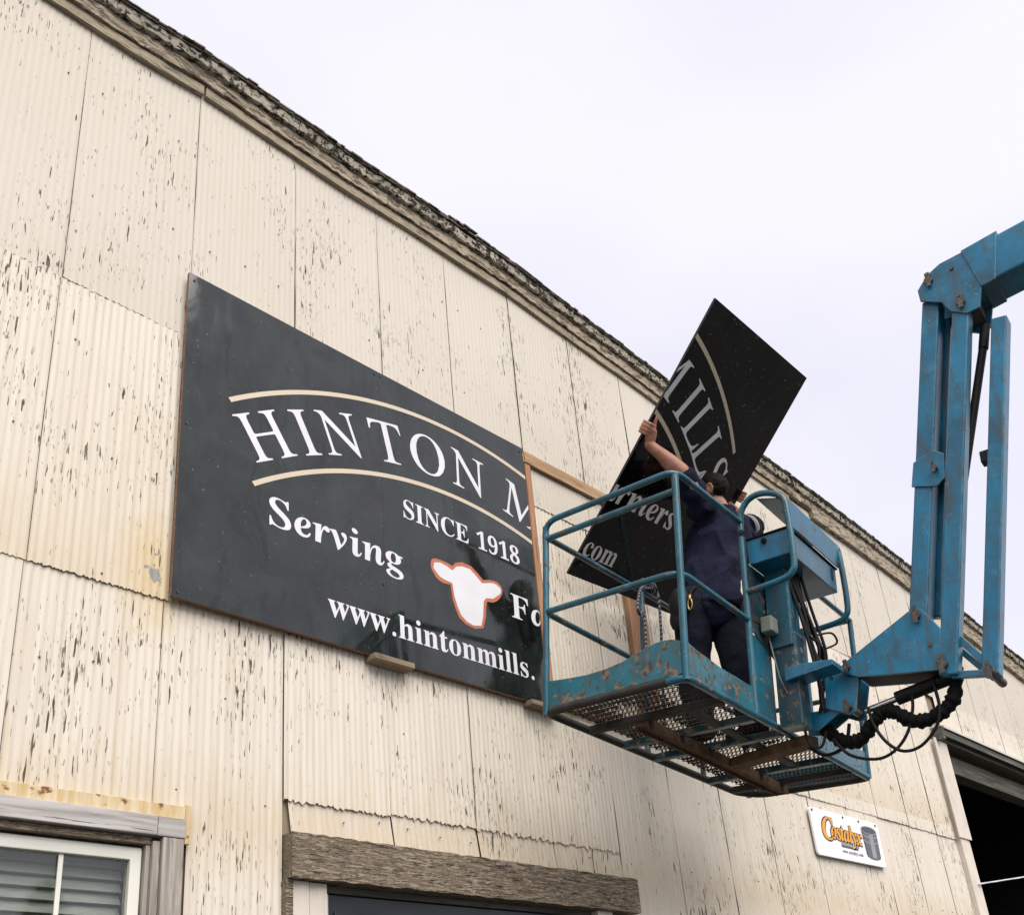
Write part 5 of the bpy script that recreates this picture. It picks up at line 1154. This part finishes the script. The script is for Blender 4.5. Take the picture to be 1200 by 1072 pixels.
for k in range(8):
    a = 0.98 + 0.022 * k + hr.uniform(-0.01, 0.01)
    hose([(a - 0.08, -0.13 - 0.005 * k, 0.87), (a - 0.02, -0.175 + hr.uniform(-0.02, 0.02), 0.66), (a + 0.02, -0.20 + hr.uniform(-0.02, 0.02), 0.45), (a + 0.05, -0.21 + hr.uniform(-0.02, 0.02), 0.26), (a + 0.06, -0.20 + hr.uniform(-0.03, 0.03), 0.08)], 0.009, par=cs)
hose([(1.08, -0.20, 0.52), (1.16, -0.26, 0.545), (1.20, -0.27, 0.50), (1.15, -0.23, 0.46)], 0.006, par=cs)
hose([(1.0, -0.19, 0.50), (1.08, -0.23, 0.44), (1.10, -0.22, 0.36), (1.05, -0.18, 0.40)], 0.007, par=cs)
hose([(0.86, -0.03, 0.49), (0.85, -0.06, 0.33), (0.87, -0.07, 0.24), (0.90, -0.09, 0.16)], 0.004, M_JBOX, par=cs)
hose([(1.16, -1.15, 2.12), (1.15, -1.10, 1.9), (1.15, -1.05, 1.6), (1.14, -0.98, 1.2), (1.14, -0.91, 0.8), (1.14, -0.85, 0.4)], 0.016)

# chassis, out of the picture to the right behind the camera
ch = sub('chassis')
gz = (LM.transposed() @ (Vector((0, 0, 1))))            # world up in lift coordinates
def LL(p): return LM.transposed() @ (Vector(p) - LT)     # world -> lift
end = LW(1.143, -6.5, 2.94)
def wbox(name, lo, hi, mat, par, bevel=0.02):
    mb = MB(); mb.box(lo, hi); mb.v = [tuple(LL(p)) for p in mb.v]; return mb.build(name, mat, par, None, bevel)
cx, cy = end.x, end.y
mb = MB(); mb.bar(LL((cx, cy, end.z)), LL((cx - 0.1, cy + 1.5, GROUND_Z + 1.5)), 0.24, 0.28, (1, 0, 0)); mb.build('riser', M_BLUE2, ch, None, 0.01)
wbox('turret', (cx - 0.9, cy + 0.6, GROUND_Z + 0.95), (cx + 0.7, cy + 2.6, GROUND_Z + 1.75), M_BLUE2, ch, 0.05)
wbox('undercarriage', (cx - 0.8, cy + 0.2, GROUND_Z + 0.40), (cx + 0.6, cy + 3.0, GROUND_Z + 0.90), M_DIRTY, ch, 0.04)
for sx in (-1.05, 0.85):
    for sy in (0.4, 2.8):
        mb = MB(); mb.tube([LL((cx + sx - 0.14, cy + sy, GROUND_Z + 0.42)), LL((cx + sx + 0.14, cy + sy, GROUND_Z + 0.42))], 0.42, 28); mb.build('wheel', M_RUBBER, ch, smooth=40)
        mb = MB(); mb.tube([LL((cx + sx - 0.16, cy + sy, GROUND_Z + 0.42)), LL((cx + sx + 0.16, cy + sy, GROUND_Z + 0.42))], 0.20, 20); mb.build('hub', M_JBOX, ch, smooth=40)

# ropes tied to the far rail of the basket
def rope(name, pts, label):
    P = spline([LW(*p) for p in pts], 10)
    mb = MB(); mb.tube(P, 0.009, 8); o = mb.build(name, M_ROPE, None, smooth=70)
    return tag(o, label, 'rope', 'ropes hanging from the basket rail')
rope('braided_rope', [(0.93, LB - 0.03, 1.10), (0.90, LB - 0.05, 1.05), (0.86, LB - 0.045, 0.98), (0.84, LB - 0.04, 0.88), (0.865, LB - 0.04, 0.84), (0.915, LB - 0.035, 0.88), (0.925, LB - 0.035, 0.80), (0.93, LB - 0.032, 0.60), (0.935, LB - 0.03, 0.40), (0.945, LB - 0.03, 0.20)], 'black and white rope looped beside the rail post of the basket')
rope('braided_rope', [(0.96, LB - 0.03, 1.08), (1.04, LB - 0.045, 1.10), (1.09, LB - 0.04, 1.02), (1.10, LB - 0.04, 0.80), (1.10, LB - 0.035, 0.50), (1.105, LB - 0.03, 0.20)], 'black and white rope hanging straight in front of the cedar upright')
kb = MB()
for k in range(7):
    c = LW(0.95 + 0.022 * k, LB, 1.075 + 0.002 * k); ring = [c + (LM @ Vector((0.006 * math.sin(t * 2 + k), 0.026 * math.cos(t), 0.026 * math.sin(t)))) for t in [i * math.pi / 5 for i in range(10)]]
    kb.tube(ring, 0.009, 8, closed=True)
tag(kb.build('rope_knot', M_ROPE, None, smooth=70), 'bunched knot of dark rope wound on the basket rail', 'rope knot')

# ================================================================== the worker
def remesh(mb, voxel, smooth_it=4, name='body'):
    me = mb.mesh(name)
    bm = bmesh.new(); bm.from_mesh(me); bmesh.ops.recalc_face_normals(bm, faces=bm.faces); bm.to_mesh(me); bm.free()
    o = bpy.data.objects.new(name, me); COL.objects.link(o)
    r = o.modifiers.new('r', 'REMESH'); r.mode = 'VOXEL'; r.voxel_size = voxel
    s = o.modifiers.new('s', 'SMOOTH'); s.iterations = smooth_it; s.factor = 0.5
    dg = bpy.context.evaluated_depsgraph_get()
    out = bpy.data.meshes.new_from_object(o.evaluated_get(dg))
    bpy.data.objects.remove(o); bpy.data.meshes.remove(me)
    return out

def limb(mb, pts, radii, n=14, sub=5):
    """tapered limb through the joints (lift coordinates -> world)"""
    P = spline([LW(*p) for p in pts], sub)
    R = []
    for i in range(len(radii) - 1):
        for k in range(sub):
            t = k / sub; t = t * t * (3 - 2 * t)
            ra, rb = radii[i], radii[i + 1]
            if isinstance(ra, tuple): R.append((ra[0] + (rb[0] - ra[0]) * t, ra[1] + (rb[1] - ra[1]) * t))
            else: R.append(ra + (rb - ra) * t)
    R.append(radii[-1])
    mb.tube(P, 0.1, n, rs=R)
    for p, r in ((P[0], R[0]), (P[-1], R[-1])):
        q = min(r) if isinstance(r, tuple) else r
        mb.ball(p, q * 0.98, 12, 8)

J = dict(hip=(1.15, 0.45, 0.93), waist=(1.21, 0.45, 1.12), chest=(1.34, 0.46, 1.42), neck=(1.395, 0.46, 1.655), head=(1.335, 0.49, 1.80),
         sl=(1.205, 0.455, 1.575), el=(0.975, 0.480, 1.742), sr=(1.56, 0.445, 1.60), er=(1.77, 0.435, 1.70),
         hl=(1.06, 0.50, 0.90), hr=(1.24, 0.40, 0.90), kl=(1.03, 0.52, 0.50), kr=(1.16, 0.30, 0.50), fl=(1.00, 0.48, 0.10), fr=(1.13, 0.22, 0.10))
# where the hands hold the board
EDGE_L = TLc + (BLc - TLc) * 0.459
EDGE_R = TRc + (BLc - TLc) * 0.488
def LLp(p): return tuple(LM.transposed() @ (Vector(p) - LT))
wl = EDGE_L + BU * 0.040 + BN * 0.052 - BV * 0.070
wr = EDGE_R - BU * 0.030 - BN * 0.055 - BV * 0.075
J['wl'] = LLp(wl); J['wr'] = LLp(wr)
base = LW(1.05, 0.36, 0.03)
man = empty('person', tuple(base), 'worker in navy shirt and dark trousers in the basket, holding up the loose board', 'person')
man['world_origin'] = list(base)

body = MB()
# trunk and legs under the clothes
limb(body, [J['hip'], J['waist'], J['chest'], J['neck']], [(0.150, 0.105), (0.135, 0.095), (0.165, 0.110), (0.062, 0.062)], 18)
for h, k, f in (('hl', 'kl', 'fl'), ('hr', 'kr', 'fr')):
    limb(body, [J[h], J[k], J[f]], [0.080, 0.052, 0.036])
# arms
limb(body, [J['sl'], J['el'], J['wl']], [0.062, 0.056, 0.033], 14, 8)
mid = tuple(a * 0.55 + b * 0.45 for a, b in zip(J['el'], J['wl']))
body.ball(LW(*tuple(a * 0.7 + b * 0.3 for a, b in zip(J['el'], J['wl']))), 0.056, 14, 10)
body.ball(LW(*mid), 0.050, 14, 10)
limb(body, [J['sr'], J['er'], J['wr']], [0.056, 0.045, 0.028], 14, 8)
# neck and head; the head looks to the wall and up at the board
limb(body, [J['chest'], J['neck'], (1.365, 0.475, 1.73)], [0.07, 0.062, 0.060], 16)
HC = LW(*J['head'])
fwd = (LM @ Vector((-0.28, 0.93, 0.22))).normalized()
upv = (LM @ Vector((-0.10, -0.25, 0.96))); upv = (upv - fwd * upv.dot(fwd)).normalized()
rgt = fwd.cross(upv).normalized()
HR = Matrix((rgt, fwd, upv)).transposed()
def hp(x, y, z): return HC + HR @ Vector((x, y, z))
body.ball(hp(0, -0.010, 0.028), (0.076, 0.096, 0.088), 20, 14, rot=HR)
body.ball(hp(0, 0.030, -0.040), (0.060, 0.066, 0.076), 18, 12, rot=HR)
body.ball(hp(0, 0.062, -0.088), (0.036, 0.030, 0.026), 12, 8, rot=HR)
body.ball(hp(0, 0.072, 0.030), (0.058, 0.026, 0.022), 12, 8, rot=HR)      # brow
body.tube([hp(0, 0.086, 0.022), hp(0, 0.104, -0.010), hp(0, 0.112, -0.026)], 0.010, 8, rs=[0.009, 0.012, 0.015])
body.ball(hp(0, 0.096, -0.052), (0.026, 0.010, 0.009), 10, 6, rot=HR)      # lips
for s in (-1, 1):
    body.ball(hp(s * 0.040, 0.062, -0.022), (0.022, 0.020, 0.022), 10, 6, rot=HR)
    ring = [hp(s * (0.078 + 0.008 * math.sin(t)), -0.006 + 0.018 * math.cos(t) - 0.006, -0.006 + 0.032 * math.sin(t)) for t in [i * math.pi / 6 for i in range(12)]]
    body.tube(ring, 0.0075, 8, closed=True)
    body.ball(hp(s * 0.078, -0.006, -0.008), (0.007, 0.014, 0.024), 10, 6, rot=HR)

def hand(E, side, wrist, BN=BN):
    """hand closed on a board edge: side = +1 when the board lies towards +BU from the edge"""
    u = BU * side
    palm = [wrist, wrist * 0.45 + (E + u * 0.022 + BN * 0.036) * 0.55, E + u * 0.012 + BN * 0.036 + BV * 0.012]
    body.tube(palm, 0.03, 14, rs=[(0.026, 0.026), (0.036, 0.028), (0.038, 0.024)])
    body.ball(palm[-1], 0.026, 12, 8)
    for k, (o, L) in enumerate(((0.040, 1.0), (0.018, 1.06), (-0.004, 1.0), (-0.025, 0.84))):
        b = E + BV * o
        pts = [b + u * 0.020 + BN * 0.044, b - u * 0.022 * L + BN * 0.034, b - u * 0.030 * L - BN * 0.004, b - u * 0.012 - BN * 0.030 * L, b + u * 0.024 * L - BN * 0.030]
        body.tube(spline(pts, 4), 0.0095, 8, rs=[0.0105 - 0.0018 * i / 16 + (0.0014 if i in (4, 8, 12) else 0) for i in range(17)])
        body.ball(pts[-1], 0.0085, 8, 6)
    th = [E + u * 0.030 + BN * 0.040 - BV * 0.025, E + u * 0.036 + BN * 0.030 + BV * 0.020, E + u * 0.026 + BN * 0.020 + BV * 0.062, E + u * 0.022 + BN * 0.017 + BV * 0.098]
    body.tube(spline(th, 5), 0.011, 10, rs=[0.016 - 0.0062 * i / 15 for i in range(16)])
    body.ball(th[-1], 0.0095, 8, 6)
hand(EDGE_L, 1, wl)
hand(EDGE_R, -1, wr, -BN)
me = remesh(body, 0.0052, 3)
me.materials.append(M_SKIN)
me.transform(Matrix.Translation(-base))
link_mesh('body', me, man, 180)

# hair: a cap over the crown and the back of the head, cut above the ear
hb = MB()
hb.ball(hp(0, -0.016, 0.034), (0.081, 0.099, 0.090), 22, 16, rot=HR)
hm = remesh(hb, 0.006, 1, 'hair')
bm = bmesh.new(); bm.from_mesh(hm)
inv = HR.transposed()
kill = []
for v in bm.verts:
    q = inv @ (v.co - HC)
    line = -0.055 + 0.75 * max(0.0, q.y + 0.045) + 0.006 * mnoise.noise(v.co * 60)
    if q.z < line or q.y > 0.066 + 0.25 * (q.z - 0.09): kill.append(v)
    else: v.co += v.normal * (0.004 * mnoise.noise(v.co * 55) + 0.003 * mnoise.noise(v.co * 140))
bmesh.ops.delete(bm, geom=kill, context='VERTS')
bm.to_mesh(hm); bm.free()
hm.materials.append(M_HAIR); hm.transform(Matrix.Translation(-base))
ho = link_mesh('hair', hm, man, 180)
sol = ho.modifiers.new('t', 'SOLIDIFY'); sol.thickness = 0.006; sol.offset = -1

# shirt
sb = MB()
limb(sb, [(1.135, 0.45, 0.84), J['waist'], J['chest'], (1.385, 0.46, 1.615)], [(0.202, 0.150), (0.192, 0.145), (0.208, 0.152), (0.105, 0.095)], 22)
limb(sb, [(1.31, 0.46, 1.52), J['sl'], tuple(a * 0.16 + b * 0.84 for a, b in zip(J['sl'], J['el']))], [0.10, 0.088, 0.074], 16)
limb(sb, [(1.42, 0.455, 1.54), J['sr'], tuple(a * 0.02 + b * 0.98 for a, b in zip(J['sr'], J['er']))], [0.10, 0.090, 0.080], 16)
collar = [LW(1.392 + 0.076 * math.cos(t), 0.462 + 0.076 * math.sin(t), 1.672 + 0.012 * math.sin(t + 1)) for t in [i * math.pi / 8 for i in range(16)]]
sb.tube(collar, 0.014, 8, closed=True)
sm = remesh(sb, 0.008, 4, 'shirt')
bm = bmesh.new(); bm.from_mesh(sm)
for v in bm.verts:
    q = LLp(v.co)
    # folds that hang from the raised shoulders and bunch at the waist
    w = math.sin(q[0] * 34 - q[2] * 20 + 3.5 * mnoise.noise(v.co * 3.0)) * 0.008 + math.sin(q[1] * 30 + q[2] * 26 + 3 * mnoise.noise(v.co * 4.0)) * 0.007
    cz = 1 - abs(mnoise.noise(Vector((v.co.x * 7, v.co.y * 7, v.co.z * 4.0)))) * 2.4
    w += 0.020 * mnoise.noise(v.co * 5.5) + 0.008 * mnoise.noise(v.co * 13.0) + 0.012 * max(0.0, cz) ** 2
    v.co += v.normal * w
bm.to_mesh(sm); bm.free()
sm.materials.append(M_SHIRT); sm.transform(Matrix.Translation(-base))
link_mesh('shirt', sm, man, 180)

# trousers
tb = MB()
limb(tb, [(1.185, 0.45, 1.03), J['hip']], [(0.168, 0.122), (0.185, 0.140)], 20)
for h, k, f in (('hl', 'kl', 'fl'), ('hr', 'kr', 'fr')):
    limb(tb, [J[h], J[k], J[f]], [0.122, 0.096, 0.080], 16)
tm = remesh(tb, 0.009, 4, 'trousers')
bm = bmesh.new(); bm.from_mesh(tm)
for v in bm.verts:
    v.co += v.normal * (0.014 * mnoise.noise(v.co * 6.0) + 0.008 * mnoise.noise(v.co * Vector((9, 9, 22)).length * 0.5))
bm.to_mesh(tm); bm.free()
tm.materials.append(M_JEANS); tm.transform(Matrix.Translation(-base))
link_mesh('trousers', tm, man, 180)
# boots
for f, k in (('fl', 'kl'), ('fr', 'kr')):
    bo = MB(); a, b, h = J[f]
    bo.tube([LW(a, b - 0.02, 0.20), LW(a, b - 0.02, 0.10)], 0.05, 14, rs=[0.056, 0.054])
    bo.ball(LW(a, b - 0.03, 0.075), (0.052, 0.06, 0.046), 14, 10)
    bo.ball(LW(a - 0.02, b + 0.07, 0.062), (0.052, 0.11, 0.036), 16, 10)
    bme = remesh(bo, 0.008, 3, 'boot'); bme.materials.append(M_RUBBER); bme.transform(Matrix.Translation(-base)); link_mesh('boot', bme, man, 180)
# belt and the pale bands on the right sleeve
def ringband(c, axis, ra, rb, w, mat, name, side):
    c = V(c); ax = V(axis).normalized(); s = V(side); s = (s - ax * s.dot(ax)).normalized(); t = ax.cross(s)
    mb = MB(); n = 28
    for z in (-w / 2, w / 2):
        for i in range(n):
            q = 2 * math.pi * i / n
            mb.v.append(tuple(c + ax * z + s * (ra * math.cos(q)) + t * (rb * math.sin(q))))
    for i in range(n):
        j = (i + 1) % n; mb.f.append((i, j, n + j, n + i)); mb.mi.append(0)
    o = mb.build(name, mat, man, smooth=60)
    so = o.modifiers.new('t', 'SOLIDIFY'); so.thickness = 0.006; so.offset = 1
    return o
ua = (V(LW(*J['er'])) - V(LW(*J['sr']))).normalized()
pm = V(LW(*tuple(a * 0.35 + b * 0.65 for a, b in zip(J['sr'], J['er']))))
ringband(pm, ua, 0.092, 0.092, 0.034, M_BAND, 'reflective_band', (0, 0, 1))
ringband(pm - ua * 0.032, ua, 0.092, 0.092, 0.016, M_BAND2, 'reflective_band', (0, 0, 1))
po = MB(); pc = LW(0.925, 0.53, 0.86)
po.ball(pc, (0.05, 0.07, 0.11), 14, 10, rot=LM); po.ball(pc + LM @ Vector((0, 0.02, -0.09)), (0.035, 0.05, 0.08), 12, 8, rot=LM)
pme = remesh(po, 0.009, 2, 'tool_pouch'); pme.materials.append(M_RUBBER); pme.transform(Matrix.Translation(-base)); link_mesh('tool_pouch', pme, man, 180)
# brass hook hanging at the hip
hk = MB()
c = LW(0.885, 0.44, 0.82)
hk = MB(); ringp = [V(c) + LM @ Vector((0.0, 0.014 * math.cos(t), 0.034 * math.sin(t))) for t in [i * math.pi / 8 for i in range(16)]]
hk.tube(ringp, 0.005, 8, closed=True)
hk.tube([V(c) + LM @ Vector((0, 0, 0.034)), V(c) + LM @ Vector((0.004, 0, 0.058))], 0.009, 10)
hk.tube(spline([V(c) + LM @ Vector((0.004, 0, 0.058)), V(c) + LM @ Vector((0.06, 0.01, 0.12)), LW(1.03, 0.44, 1.0)], 6), 0.006, 8, mi=1)
tag(hk.build('safety_hook', [M_BRASS, M_RUBBER], None, smooth=60), 'small brass snap hook on a dark lanyard at the worker\'s hip', 'hook')

# ------------------------------------------------------------------ tree across the yard, mirrored in the window
tr = empty('yard_tree', (6.2, -17.5, GROUND_Z), 'dark conifer across the yard, mirrored in the window', 'tree')
tr['world_origin'] = [6.2, -17.5, GROUND_Z]
def tp(x, y, z): return (6.2 + x, -17.5 + y, GROUND_Z + z)
tk = MB(); tk.tube([tp(0, 0, 0), tp(0.05, 0, 2.5), tp(0, 0.05, 6.4)], 0.2, 10, rs=[0.22, 0.14, 0.02])
rt = random.Random(4)
for i in range(34):
    z = 1.2 + 5.0 * i / 34; L = 1.9 * (1 - i / 36) + 0.2; q = i * 2.4
    tk.tube([tp(0, 0, z), tp(L * math.cos(q), L * math.sin(q), z - 0.2)], 0.02, 5)
tk.build('trunk', plain('bark', (0.06, 0.045, 0.032), 0.9, 0, 0.4, 20), tr)
cr = MB()
for i in range(5200):
    u = rt.random(); z = 1.0 + 5.6 * u; L = (2.0 * (1 - u) + 0.12) * math.sqrt(rt.random()); q = rt.uniform(0, 6.283)
    c = V(tp(L * math.cos(q), L * math.sin(q), z - 0.25 * L))
    d = V(math.cos(q) + rt.uniform(-0.6, 0.6), math.sin(q) + rt.uniform(-0.6, 0.6), rt.uniform(-0.6, 0.3)).normalized() * rt.uniform(0.10, 0.22)
    s = d.cross(V(rt.uniform(-1, 1), rt.uniform(-1, 1), 1)).normalized() * 0.035
    cr.add([c, c + d * 0.5 + s, c + d, c + d * 0.5 - s], [(0, 1, 2, 3)])
cr.build('crown', plain('conifer_needles', (0.035, 0.06, 0.03), 0.8, 0, 0.5, 3), tr)

for o in bpy.data.objects:
    if 'world_origin' in o: del o['world_origin']
bpy.context.view_layer.update()
